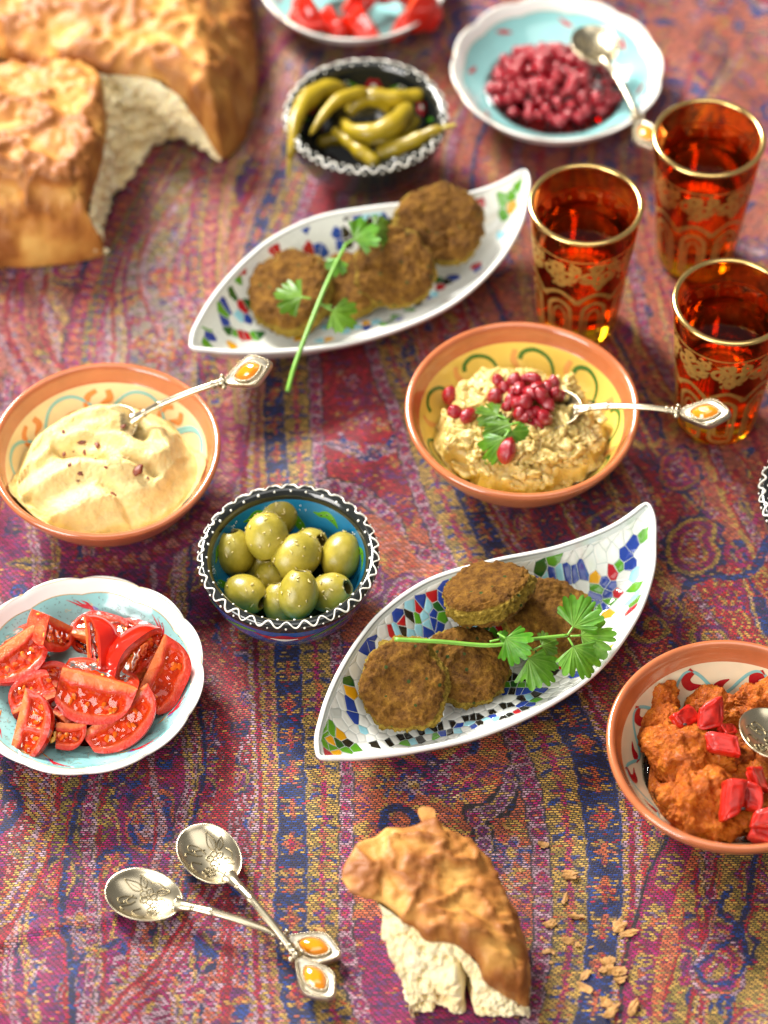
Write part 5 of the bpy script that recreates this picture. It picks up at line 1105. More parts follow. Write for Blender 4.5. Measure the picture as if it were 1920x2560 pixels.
pepper('fat crescent-shaped pickled pepper on top in the black bowl', [(650, 820, .040), (720, 900, .043), (860, 915, .046), (990, 870, .047), (1070, 800, .046), (1110, 745, .041)], [1.6, 4.0, 5.4, 6.6, 6.2, 4.0])
pepper('straight pickled pepper sloping down to the near rim', [(590, 890, .037), (680, 965, .037), (790, 1055, .036), (900, 1145, .035)], [2.2, 3.8, 4.8, 4.4])
pepper('pickled pepper whose stalk pokes out over the rim towards the berry plate', [(880, 1080, .034), (1000, 1030, .038), (1120, 985, .042), (1240, 925, .047), (1350, 885, .050)], [3.8, 5.2, 4.9, 3.8, 2.4], 1)
pepper('dark pickled pepper lowest in the black bowl', [(480, 1000, .024), (600, 960, .026), (760, 940, .026), (900, 980, .024)], [3, 5, 5, 3])
pepper('pickled pepper wedged below the fat crescent one', [(820, 1000, .030), (950, 960, .034), (1080, 890, .036), (1180, 820, .036)], [3, 5, 5, 3])

# ================================================================== BERRIES AND SEEDS
def gemlike(name, col, sc, rough=.12):
    t = NT(name); n1 = t.noise(sc, 3); c = np.array(col)
    t.set(Base_Color=t.ramp(n1, [(.3, tuple(c * .55)), (.7, tuple(np.clip(c * 1.25, 0, 1)))]), Roughness=rough, Subsurface_Weight=.22, Subsurface_Radius=(.003, .0004, .0005)); t.b.inputs['Coat Weight'].default_value = .5; t.b.inputs['Coat Roughness'].default_value = .04
    t.bump(t.noise(300, 3), .3, .0008); return t.m
M['berry'] = gemlike('cooked_cranberry', (.36, .007, .018), 120); M['aril'] = gemlike('pomegranate_aril', (.33, .005, .014), 160)
M['juice'] = glass_mat('berry_juice', (.85, .03, .05), 160, 1.35)
bmesh_ = []
for k in range(4):
    V, F = ICO[3]; N = V.copy(); V = V * np.array([1.0, .88, .84]) * (1 + .10 * fbm(V * 1.7 + k * 5, 2, k))[:, None]; V = V - N * (.10 * sstep(.5, .0, worley(V * 1.3 + k, k)))[:, None]; bmesh_.append(mesh('berry', V, [F], M['berry']))
pc = at(1198, 190, .012); lr = np.random.default_rng(31); B_ = []
for _ in range(6000):
    q = lr.normal(size=2) * np.array([.021, .021]); 
    if (q[0] / .039) ** 2 + (q[1] / .034) ** 2 > 1: continue
    e = 1 - (q[0] / .040) ** 2 - (q[1] / .035) ** 2; z = .0118 + .0165 * e * lr.choice([.35, .68, 1.0], p=[.3, .3, .4]); p = np.array([pc[0] + q[0], pc[1] + q[1] + .002, z]); 
    if all(np.linalg.norm(p - b) > .0060 for b in B_): B_.append(p)
    if len(B_) >= 125: break
for k, p in enumerate(B_):
    o = obj('berry', bmesh_[k % 4]); o.location = p; o.rotation_euler = lr.uniform(0, 6, 3); s = lr.uniform(.0030, .0052); o.scale = (s, s, s); tag(o, 'glossy dark red berry heaped on the turquoise plate', 'berry', 'berries heaped on the plate')
def pool(name, label, c, rx, ry, z, mat, seed, cat):
    a = np.linspace(0, 2 * np.pi, 64, endpoint=False); k = 1 + .10 * fbm(np.stack([np.cos(a) * 1.5, np.sin(a) * 1.5, 0 * a + seed], 1), 3, seed); rows = []
    for f, h in ((0, 0.0), (.9, 0.0), (1.0, -.0003), (1.0, -.0016), (0, -.0018)): rows.append(np.stack([c[0] + rx * f * k * np.cos(a), c[1] + ry * f * k * np.sin(a), np.full(64, z + h)], 1))
    o = mo(name, np.concatenate(rows), [grid_faces(5, 64)[:, ::-1]], mat); return tag(o, label, cat)
pool('berry_juice', 'thin pool of red juice under the berries', (pc[0], pc[1] - .003), .044, .040, .0128, M['juice'], 3, 'juice')
V, F = ICO[3]; am_ = []
for k in range(3):
    P = V * np.array([1.25, .82, .78]) * (1 - .18 * sstep(-.2, 1, V[:, :1])); P *= (1 + .12 * vnoise(np.sign(V) * 1.3 + k * 3, k))[:, None] * (1 + .05 * fbm(V * 2 + k, 2, k))[:, None]; am_.append(mesh('pomegranate_seed', P, [F], M['aril']))
zb = crop(980, 780, 1.8852); lr = np.random.default_rng(6)
for zx, zy, z, s in [(505, 335, .049, 1.1), (575, 325, .051, 1.15), (640, 320, .051, 1), (668, 315, .053, 1.1), (600, 360, .054, 1.1), (690, 360, .055, 1.2), (735, 350, .053, 1.1), (765, 340, .050, 1), (655, 385, .056, 1.25), (705, 395, .056, 1.2), (770, 390, .051, 1.1), (790, 400, .048, 1), (487, 400, .050, 1.35), (530, 370, .051, 1.1), (560, 420, .053, 1.0), (590, 430, .054, 1.2), (625, 435, .055, 1.35), (730, 430, .053, 1.1), (675, 470, .052, 1), (640, 480, .052, 1.1), (715, 498, .051, 1.35), (655, 550, .048, 1.05), (600, 480, .053, 1.1), (540, 450, .050, 1.0), (297, 478, .042, 1.35), (355, 490, .046, 1.2), (275, 400, .034, 1.5), (540, 660, .047, 1.6), (690, 520, .049, .9), (570, 385, .052, 1), (620, 500, .052, 1)]:
    o = obj('pomegranate_seed', am_[int(lr.integers(3))]); o.location = at(*zb(zx, zy), z); o.rotation_euler = lr.uniform(0, 6, 3); s *= .0041; o.scale = (s, s, s)
    lab = ('lone ruby pomegranate seed on the near slope of the aubergine mash' if zy > 620 else 'dark pomegranate seed by the yellow wall of the aubergine bowl' if zx == 275 else 'ruby pomegranate seed beside the leaf, apart from the heap' if zx < 360 else 'ruby pomegranate seed heaped on the aubergine mash'); tag(o, lab, 'seed', 'pomegranate seeds on the aubergine')

# ================================================================== HUMMUS AND AUBERGINE MASH
def food(name, col, rough, var, sc, bump, sss, bsc=600):
    return simple(name, col, rough, var, sc, .45, bump, bsc, sss=sss, rad=(.006, .0035, .0015), bdist=.0009)
M['hummus'] = food('hummus_paste', (.70, .53, .22), .45, .12, 160, .6, .25, 650)
def polar(nr, na, Rx):
    rho = np.linspace(0, 1, nr) ** .9; a = np.linspace(0, 2 * np.pi, na, endpoint=False)
    return (rho[:, None] * np.cos(a) * Rx), (rho[:, None] * np.sin(a) * Rx), rho[:, None] * np.ones(na), a
x, y, rho, a = polar(130, 260, 1.0)
edge = .0480 * (1 + .05 * np.cos(3 * a + 1) + .06 * np.cos(2 * a - .6) + .03 * np.cos(7 * a))
X = x * edge; Y = y * edge - .0035
base = .0290 + .0135 * (1 - rho ** 2.2)
base = np.where(rho > .9, base - .010 * ((rho - .9) / .1) ** 2, base)
def ridge(P, wd, h, asym=.6):
    P = catmull(np.array(P) / 1000, 40); d = np.full(X.shape, 9.); sg = np.zeros(X.shape)
    for k in range(len(P) - 1):
        v = P[k + 1] - P[k]; L = np.hypot(*v); v = v / L; u = np.clip((X - P[k, 0]) * v[0] + (Y - P[k, 1]) * v[1], 0, L); ex, ey = X - P[k, 0] - u * v[0], Y - P[k, 1] - u * v[1]
        dd = np.hypot(ex, ey); m = dd < d; d[m] = dd[m]; sg[m] = np.sign(-ex * v[1] + ey * v[0])[m]
    w_ = np.where(sg > 0, wd, wd * asym) / 1000; return 1.45 * h / 1000 * np.exp(-(d / w_) ** 2)
zz = base + ridge([(-32, 12), (-18, 26), (2, 30), (18, 24), (26, 12)], 9, 5.0) + ridge([(-38, -6), (-20, 8), (0, 10), (14, 2), (8, -8)], 10, 5.5, .45) + ridge([(-34, -22), (-10, -12), (12, -16), (30, -4), (36, 10)], 10, 5.0, .5) + ridge([(-20, -38), (4, -30), (24, -24), (36, -8)], 9, 4.0, .5) - ridge([(-26, 2), (-8, -4), (10, -9), (26, -14)], 3.2, 4.0, 1) - ridge([(-4, 14), (10, 16), (18, 10)], 5, 4.0, 1) - ridge([(0, -22), (10, -30), (16, -40)], 2.5, 2.6, 1)
BZr, BZz = np.array([.0003, .014, .027, .0375, .0455, .051, .0548, .058]) * .975, np.array([.0072, .0078, .0105, .0165, .0245, .0320, .0383, .045]) * .975
zz = np.maximum(zz, np.interp(np.hypot(X, Y), BZr, BZz) + .0012)
P3 = np.stack([X * 1000, Y * 1000, zz * 1000], -1); zz = zz + .0011 * fbm(P3 / 7, 4, 3, .6) + .0004 * fbm(P3 / 1.8, 3, 5, .65)
V = np.stack([X + .0006 * fbm(P3 / 4 + 9, 3, 7), Y + .0006 * fbm(P3 / 4 + 19, 3, 8), zz], -1).reshape(-1, 3)
o = mo('hummus', V, [grid_faces(130, 260)], M['hummus']); o.location = (-.1478, .0071, 0); tag(o, 'swirled pale hummus sprinkled with chilli in the cream glazed bowl', 'hummus')
HX, HY, HZ = X, Y, zz
M['chilli'] = simple('chilli_flake', (.17, .030, .008), .5, .4, 400, bump=.4, bscale=800)
zh = crop(0, 860, 2.3042); V0, F0 = ICO[2]
for k, (zx, zy, s) in enumerate([(255, 830, 1.3), (465, 740, 1.4), (510, 620, 1.5), (560, 585, 1.2), (620, 685, 1.0), (715, 670, 1.0), (795, 730, 2.0), (960, 785, 1.8), (650, 880, 2.1), (560, 905, 1.6), (450, 790, .8), (400, 610, 1.0), (370, 640, .8), (470, 570, 1.2), (490, 630, .9), (545, 670, .7), (365, 510, .8), (710, 480, .9), (850, 775, .6), (400, 700, .7), (610, 715, .6), (430, 620, .8)]):
    q = at(*zh(zx, zy), .046); h = HZ[np.unravel_index(np.argmin(np.hypot(HX - (q[0] + .1478), HY - (q[1] - .0071))), HX.shape)]; q = at(*zh(zx, zy), h); s *= .0015
    V = V0 * np.array([1.2, .8, .45]) * s * (1 + .3 * vnoise(V0 * 2 + k * 3, k))[:, None]; o = mo('chilli_flake', V, [F0], M['chilli']); o.location = q + np.array([0, 0, .0007]); o.rotation_euler = (random.uniform(-.4, .4), random.uniform(-.4, .4), k * 1.7); tag(o, 'dark red chilli flake sprinkled on the hummus', 'chilli flake', 'chilli flakes on the hummus')

t = NT('aubergine_mash'); co = t.coord(); n1 = t.noise(95, 5, .6, co); n2 = t.noise(330, 4, .6, co); hgt = t.attr('cav')
c0 = t.ramp(n1, [(.25, (.42, .27, .06)), (.45, (.58, .42, .12)), (.62, (.67, .51, .19)), (.8, (.72, .60, .30))]); c0 = t.mix(t.n('ShaderNodeMapRange', {0: n2, 1: .64, 2: .74}).outputs[0], c0, (.50, .36, .06))
t.set(Base_Color=c0, Roughness=.30, Subsurface_Weight=.35, Subsurface_Radius=(.005, .003, .001)); t.b.inputs['Coat Weight'].default_value = .15; t.b.inputs['Coat Roughness'].default_value = .2
t.bump(t.math('ADD', n2, t.noise(1100, 3, .6, co)), .5, .0009); M['baba'] = t.m
x, y, rho, a = polar(150, 280, 1.0)
edge = .0440 * (1 + .06 * np.cos(2 * a + .4) + .05 * np.cos(5 * a + 2) + .03 * np.cos(9 * a)); X = x * edge + .000; Y = y * edge - .002
zz = .0300 + .0165 * (1 - rho ** 2.3); zz = np.where(rho > .88, zz - .009 * ((rho - .88) / .12) ** 2, zz)
P3 = np.stack([X * 1000, Y * 1000, 0 * X], -1); wr = np.stack([fbm(P3 / 6 + k * 11, 3, 60 + k) for k in range(3)], -1) * 4.0
w1 = worley((P3 + wr) / 8.5, 5); w2 = worley((P3 + wr * .6) / 3.9, 6); rg = 1 - np.abs(fbm((P3 + wr) / 5, 3, 9))
zz = zz + .0075 * (.55 - w1) + .0034 * (.5 - w2) + .0030 * (rg - .8)
zz = np.maximum(zz, np.interp(np.hypot(X, Y), BZr * 1.025, BZz * 1.025) + .0012)
dx = np.stack([fbm(P3 / 4.5 + 30, 3, 61), fbm(P3 / 4.5 + 60, 3, 62)], -1) * .0022
V = np.stack([X + dx[..., 0], Y + dx[..., 1], zz], -1).reshape(-1, 3); ac = Acc(); ac.add(V, grid_faces(150, 280)); lr = np.random.default_rng(77); V0, F0 = ICO[4]
V0, F0 = ICO[3]
for k in range(190):
    qa, qr = lr.uniform(0, 6.283), .041 * math.sqrt(lr.uniform(0, 1)); i = int(np.argmin(np.hypot(V[:, 0] - qr * math.cos(qa), V[:, 1] + .002 - qr * math.sin(qa))))
    s = lr.uniform(.0024, .0046); d = lr.normal(size=3) * .5; Q = V0 * np.array([lr.uniform(.9, 2.2), lr.uniform(.6, 1.0), lr.uniform(.4, .8)]) * s; Q = Q + V0 * (.0030 * fbm(V0 * 1.5 + k * 4, 3, k))[:, None] + V0 * (.0007 * fbm(V0 * 5 + k * 4, 2, k + 9))[:, None]
    c_, s_ = math.cos(k * 2.4), math.sin(k * 2.4); Q[:, :2] = np.stack([Q[:, 0] * c_ - Q[:, 1] * s_, Q[:, 0] * s_ + Q[:, 1] * c_], 1); ac.add(Q + V[i] + np.array([0, 0, s * .25]), F0)
V, F = ac.out(); o = mo('aubergine_mash', V, F, M['baba']); o.location = (.0740, .0343, 0); tag(o, 'chunky mashed aubergine piled in the yellow glazed bowl', 'aubergine mash')

# ================================================================== ORANGE DIP
t = NT('pepper_walnut_dip'); co = t.coord(); n1 = t.noise(110, 5, .65, co); n2 = t.noise(700, 4, .65, co)
c0 = t.ramp(n1, [(.28, (.22, .033, .003)), (.5, (.45, .098, .005)), (.72, (.60, .18, .009))]); c0 = t.mix(t.n('ShaderNodeMapRange', {0: n2, 1: .62, 2: .72}).outputs[0], c0, (.62, .27, .03))
t.b.inputs['Specular IOR Level'].default_value = .22; t.set(Base_Color=c0, Roughness=.50, Subsurface_Weight=.12, Subsurface_Radius=(.004, .0012, .0004)); t.b.inputs['Coat Weight'].default_value = .08; t.b.inputs['Coat Roughness'].default_value = .25
t.bump(t.math('ADD', n2, t.noise(240, 4, .7, co)), 1.0, .0016); M['dip'] = t.m
zk = crop(1480, 1560, 3.687); V0, F0 = ICO[5]
def lump(label, px, z, sz, n, rotd, seed):
    Q = V0 * np.array(sz); N = V0 / np.array(sz); N /= np.linalg.norm(N, axis=1)[:, None]; q = Q * 1000
    edge_ = 1 - np.abs(V0[:, 2]); d = .0075 * fbm(q / 12 + seed * 9, 3, seed) + (.0008 + .0020 * edge_) * fbm(q / 3.4 + seed * 5, 4, seed + 3, .65) + (.0005 + .0014 * edge_) * (.5 - worley(q / 2.2 + seed, seed)) + .0006 * fbm(q / 1.5 + seed, 2, seed + 8) - .0020 * sstep(.3, .8, V0[:, 2]) * sstep(-.6, .3, fbm(q / 18 + seed, 2, seed))
    o = mo('dip_scoop', Q + N * d[:, None], [F0], M['dip']); o.matrix_world = frame_n(n, (math.cos(rotd), math.sin(rotd), 0), at(px[0], px[1], z)); tag(o, label, 'dip', 'scoops of orange dip')
x, y, rho, a = polar(90, 180, 1.0); edge = .0400 * (1 + .05 * np.cos(3 * a + 2) + .03 * np.cos(7 * a)); X = x * edge; Y = y * edge - .001; zz = .0215 + .0050 * (1 - rho ** 2); P3 = np.stack([X * 1000, Y * 1000, 0 * X], -1); zz = zz + .0050 * fbm(P3 / 9, 4, 71, .6) + .0022 * (.5 - worley(P3 / 4.2, 8)) + .0007 * fbm(P3 / 1.6, 2, 73); zz = np.maximum(zz, np.interp(np.hypot(X, Y), BZr * 1.01, BZz * 1.01) + .0006 - .003 * (rho > .97))
o = mo('dip_bed', np.stack([X, Y, zz], -1).reshape(-1, 3), [grid_faces(90, 180)], M['dip']); o.location = (.1708, -.1802, 0); tag(o, 'rough orange pepper dip spread over the floor of its bowl, under the scoops', 'dip')
lump('large torn scoop of orange dip in the middle of its bowl', zk(930, 1230), .0300, (.0230, .0150, .0110), (-.1, -.25, .95), -.45, 1)
lump('broad scoop of orange dip against the near wall of its bowl', zk(1060, 1700), .0270, (.0240, .0165, .0120), (.05, -.30, .95), -.3, 2)
lump('small ragged scoop of orange dip by the painted red drop', zk(580, 950), .0265, (.0125, .0105, .0085), (-.3, -.2, .95), .6, 3)
lump('thin curl of orange dip reaching up the ivory wall', zk(650, 690), .0290, (.0100, .0055, .0060), (-.2, -.2, .95), 1.1, 4)
lump('scoop of orange dip under the red pepper dice', zk(1130, 800), .0255, (.0165, .0120, .0090), (0, -.1, 1), .1, 5)
lump('smooth rounded scoop of orange dip behind the spoon', zk(1530, 710), .0300, (.0150, .0115, .0100), (.1, -.2, .95), .2, 6)
lump('scoop of orange dip under the handle of the spoon', zk(1560, 1560), .0250, (.0170, .0150, .0105), (0, -.2, 1), .2, 7)
lump('deep scoop of orange dip lowest in its bowl', zk(1150, 1380), .0185, (.0300, .0250, .0085), (0, 0, 1), .4, 8)
M['oil'] = glass_mat('green_oil', (.75, .80, .10), 90, 1.46)
pool('olive_oil', 'greenish pool of oil at the bottom of the orange dip bowl', (.1708, -.1802), .0425, .0425, .0220, M['oil'], 5, 'oil')
M['redpep'] = simple('soft_red_pepper', (.45, .013, .006), .34, .45, 150, .4, .35, 200, coat=.10, sss=.3, rad=(.004, .0007, .0003))
def dice(label, px, z, sz, rot, seed):
    V, F = ICO[4]; Q = np.sign(V) * np.abs(V) ** .45; Q = Q / np.max(np.abs(Q), axis=1)[:, None] ** .55; Q = Q * np.array(sz) / 2; Q[:, 2] += -18 * Q[:, 0] ** 2 * (.5 if seed % 2 else 1); Q[:, 0] += .45 * Q[:, 1] * math.sin(seed * 1.7); Q[:, 1] *= 1 + 35 * Q[:, 0] * math.sin(seed); Q[:, 2] += .3 * Q[:, 0] * math.cos(seed * 2.3); Q = Q * 1.08 + V * (.0016 * fbm(V * 1.3 + seed * 3, 3, seed))[:, None]
    o = mo('pepper_dice', Q, [F], M['redpep']); o.location = at(px[0], px[1], z); o.rotation_euler = rot; tag(o, label, 'pepper piece', 'red pepper dice on the dip'); 
dice('biggest cube of soft red pepper on the orange dip', zk(1090, 850), .0420, (.0125, .0115, .0070), (.5, -.2, .3), 1); dice('soft red pepper strip leaning beside the biggest cube', zk(860, 860), .0390, (.0120, .0085, .0055), (.4, .3, .7), 2)
dice('folded red pepper piece with a dark speck beside the spoon bowl', zk(1200, 1110), .0405, (.0150, .0080, .0065), (.3, .15, -.2), 3); dice('small pulpy red pepper scrap between cube and spoon', zk(1250, 990), .0375, (.0080, .0060, .0050), (.1, .3, .6), 4)
dice('tall glossy red pepper piece standing on the near scoop', zk(1295, 1600), .0410, (.0095, .0160, .0080), (.45, .1, .25), 5); dice('darker red pepper piece half behind the tall one', zk(1470, 1600), .0370, (.0080, .0110, .0070), (.2, .2, -.3), 6)
dice('small red pepper piece near the spoon neck', zk(1520, 1420), .0385, (.0075, .0100, .0060), (.3, .4, .2), 7); dice('red pepper square at the near end of the dip bowl', zk(1600, 1790), .0400, (.0110, .0080, .0065), (.5, 0, .1), 8); dice('red pepper block under the square one', zk(1590, 1920), .0330, (.0120, .0100, .0075), (.2, .1, -.2), 9)
M['speck'] = simple('black_speck', (.01, .008, .006), .5, .1)
for q, z in (((1305, 1078), .0438), ((1395, 1700), .0420), ((858, 925), .0425)):
    V, F = ICO[2]; o = mo('pepper_speck', V * np.array([.0011, .0007, .0004]), [F], M['speck']); o.location = at(*zk(*q), z); tag(o, 'tiny black speck on the red pepper dice', 'speck', 'black specks on the red pepper')

# ================================================================== TOMATOES
t = NT('tomato_skin'); n1 = t.noise(60, 3); t.set(Base_Color=t.ramp(n1, [(.3, (.50, .008, .003)), (.7, (.62, .022, .006))]), Roughness=.12, Subsurface_Weight=.2, Subsurface_Radius=(.004, .0006, .0003)); t.b.inputs['Coat Weight'].default_value = .35; t.b.inputs['Coat Roughness'].default_value = .03; t.bump(t.noise(220, 2), .05, .0008); M['tskin'] = t.m
t = NT('tomato_flesh'); fc_ = t.attr('fl'); n1 = t.noise(190, 5, .65); n2 = t.noise(500, 4)
c0 = t.n('ShaderNodeHueSaturation', {'Color': fc_.outputs['Color'], 'Value': t.math('MULTIPLY_ADD', n1, .9, .55)}); t.b.inputs['Specular IOR Level'].default_value = .3; t.set(Base_Color=c0.outputs[0], Roughness=.26, Subsurface_Weight=.25, Subsurface_Radius=(.004, .0010, .0004)); t.b.inputs['Coat Weight'].default_value = .30; t.b.inputs['Coat Roughness'].default_value = .06
t.bump(t.math('ADD', n1, t.math('MULTIPLY', n2, .4)), .7, .0020); M['tflesh'] = t.m
M['seed'] = simple('tomato_pip', (.72, .38, .045), .2, .15, 200, coat=.6, sss=.3, rad=(.002, .001, .0004))
tg = NT('tomato_gel'); tg.t.nodes.remove(tg.b); gb_ = tg.n('ShaderNodeBsdfGlossy', {'Roughness': .08, 'Color': (1, .95, .9)}); gt_ = tg.n('ShaderNodeBsdfTransparent', {'Color': (.98, .50, .22)}); gf_ = tg.n('ShaderNodeFresnel', {'IOR': 1.45}); gx2 = tg.n('ShaderNodeMixShader', {0: gf_.outputs[0]}); tg.t.links.new(gt_.outputs[0], gx2.inputs[1]); tg.t.links.new(gb_.outputs[0], gx2.inputs[2]); tg.t.links.new(gx2.outputs[0], tg.o.inputs[0])
bn_ = tg.n('ShaderNodeBump', {'Strength': .28, 'Distance': .001, 'Height': tg.noise(200, 3)}); tg.t.links.new(bn_.outputs[0], gb_.inputs['Normal']); tg.t.links.new(bn_.outputs[0], gf_.inputs['Normal']); M['gel'] = tg.m
SEEDM = None
def wedge(label, px, z, n, g, rad, alpha, asp, seed, group='tomato wedges on the turquoise plate', seeds=True, cut=1.0):
    """n: direction the main cut face looks; g: direction from core to skin inside that face"""
    global SEEDM
    lr = np.random.default_rng(seed); n = unit(n); g = np.asarray(g, float); g = unit(g - n * (g @ n)); x = np.cross(g, n)
    t_ = thing('tomato_wedge', label, 'tomato', group=group, mat=basis(x, g, n, at(px[0], px[1], z) - g * rad * .45 - n * rad * .06))
    nt, na = 34, 26; tt = np.linspace(-1, cut, nt); ph = np.linspace(0, -R(alpha), na); a_ = rad * asp
    prof = lambda q: rad * np.clip(1 - np.abs(q) ** 2.5, 0, 1) ** .45 * (1 + .03 * np.sin(q * 4 + seed))
    T, Pm = np.meshgrid(tt, ph, indexing='ij'); r = prof(T) * (1 + .03 * np.cos(Pm * 5 + seed)); V = np.stack([T * a_, r * np.cos(Pm), r * np.sin(Pm)], -1)
    o = mo('skin', V.reshape(-1, 3), [grid_faces(nt, na, False)], M['tskin'], t_)
    ac = Acc(); cl = []; nr = 22; rho = np.linspace(0, 1, nr)
    for si_, phv in enumerate((0.0, -R(alpha))):
        Tg, Rg = np.meshgrid(tt, rho, indexing='ij'); r = prof(Tg) * Rg * (1 + .03 * math.cos(phv * 5 + seed)); qx, qr = Tg * a_, r
        nn = fbm(np.stack([qx * 260, qr * 260, 0 * qx + seed + si_ * 9], -1), 3, seed)
        loc_ = sstep(.24, .36, Rg + .06 * nn) * sstep(.80, .70, Rg + .05 * nn) * sstep(.82, .66, np.abs(Tg) + .06 * nn) * (sstep(.03, .14, np.abs(Tg - .45 * math.sin(seed * 2.3))) if seed % 3 == 0 else 1)
        h = -.0020 * loc_ + .0005 * nn + .0006 * loc_ * fbm(np.stack([qx * 700, qr * 700, 0 * qx + seed], -1), 2, seed); h = h * np.clip((1 - Rg) * 12, 0, 1) * np.clip(Rg * 12, 0, 1)
        d = np.array([0, math.cos(phv), math.sin(phv)]); nv = np.array([0, 0, 1.]) if si_ == 0 else np.array([0, math.sin(phv), -math.cos(phv)])
        P = np.stack([qx, 0 * qx, 0 * qx], -1) + d * qr[..., None] + nv * h[..., None]
        F = grid_faces(nt, nr, False); ac.add(P.reshape(-1, 3), F if si_ == 0 else F[:, ::-1])
        per, gel, core = np.array([.56, .030, .010]), np.array([.55, .075, .008]), np.array([.74, .20, .05])
        cc = per + (gel - per) * loc_[..., None]; co_ = sstep(.24, .10, Rg + .05 * nn)[..., None]; cc = cc + (core - cc) * co_ * .8; cc = cc + (np.array([.48, .022, .012]) - cc) * sstep(.90, .98, Rg)[..., None]; ring = (np.exp(-((Rg - .8) / .05) ** 2) * .35)[..., None]; cc = cc + (np.array([.66, .15, .045]) - cc) * ring; cl.append(np.clip(cc, 0, 1).reshape(-1, 3))
        if seeds:
            gm = (loc_ > .35); fsel = np.all(gm.reshape(-1)[F], axis=1)
            if fsel.sum() > 6:
                hg_ = (-.0006 + .0010 * loc_ * (.7 + fbm(np.stack([qx * 420, qr * 420, 0 * qx + seed + 3], -1), 2, seed + 6))) * sstep(.3, .7, loc_)
                Pg2 = (np.stack([qx, 0 * qx, 0 * qx], -1) + d * qr[..., None] + nv * hg_[..., None]).reshape(-1, 3); Fg = F[fsel]; uq, inv_ = np.unique(Fg, return_inverse=True); Fg = inv_.reshape(Fg.shape)
                mo('gel', Pg2[uq], [Fg if si_ == 0 else Fg[:, ::-1]], M['gel'], t_)
            if SEEDM is None:
                Vs, Fs = ICO[2]; Vs = Vs * np.array([.0019, .00115, .00065]); Vs[:, 1] *= (1 - .35 * Vs[:, 0] / .0019); SEEDM = mesh('seed', Vs, [Fs], M['seed'])
            for _ in range(6 if si_ == 0 else 3):
                tq = lr.uniform(-.6, .6); rq = lr.uniform(.40, .70); rr_ = prof(np.array([tq]))[0] * rq; p = np.array([tq * a_, 0, 0]) + d * rr_ + nv * (-.0014); s_ = obj('seed', SEEDM, t_); dirv = d * math.cos(lr.normal() * .5) + np.array([1, 0, 0]) * math.sin(lr.normal() * .5); s_.matrix_local = frame_n(nv + .3 * lr.normal(size=3), dirv, p)
    if cut < .95:
        rr2 = np.linspace(0, 1, 12); Rg, Pg = np.meshgrid(rr2, ph, indexing='ij'); r = prof(np.array([cut]))[0] * Rg * (1 + .03 * np.cos(Pg * 5 + seed)); nn = fbm(np.stack([r * 260 * np.cos(Pg), r * 260 * np.sin(Pg), 0 * r + seed], -1), 3, seed + 5)
        P = np.stack([cut * a_ + .0008 * nn * (1 - Rg), r * np.cos(Pg), r * np.sin(Pg)], -1); ac.add(P.reshape(-1, 3), grid_faces(12, na, False)[:, ::-1]); cl.append((np.array([.58, .035, .012]) + np.array([.14, .14, .04]) * np.clip(nn + .2, 0, 1)[..., None]).reshape(-1, 3))
    V, F = ac.out(); mo('flesh', V, F, M['tflesh'], t_, cols={'fl': np.concatenate(cl)})
    return t_
zt = crop(0, 1420, 3.072); Rt = .0182
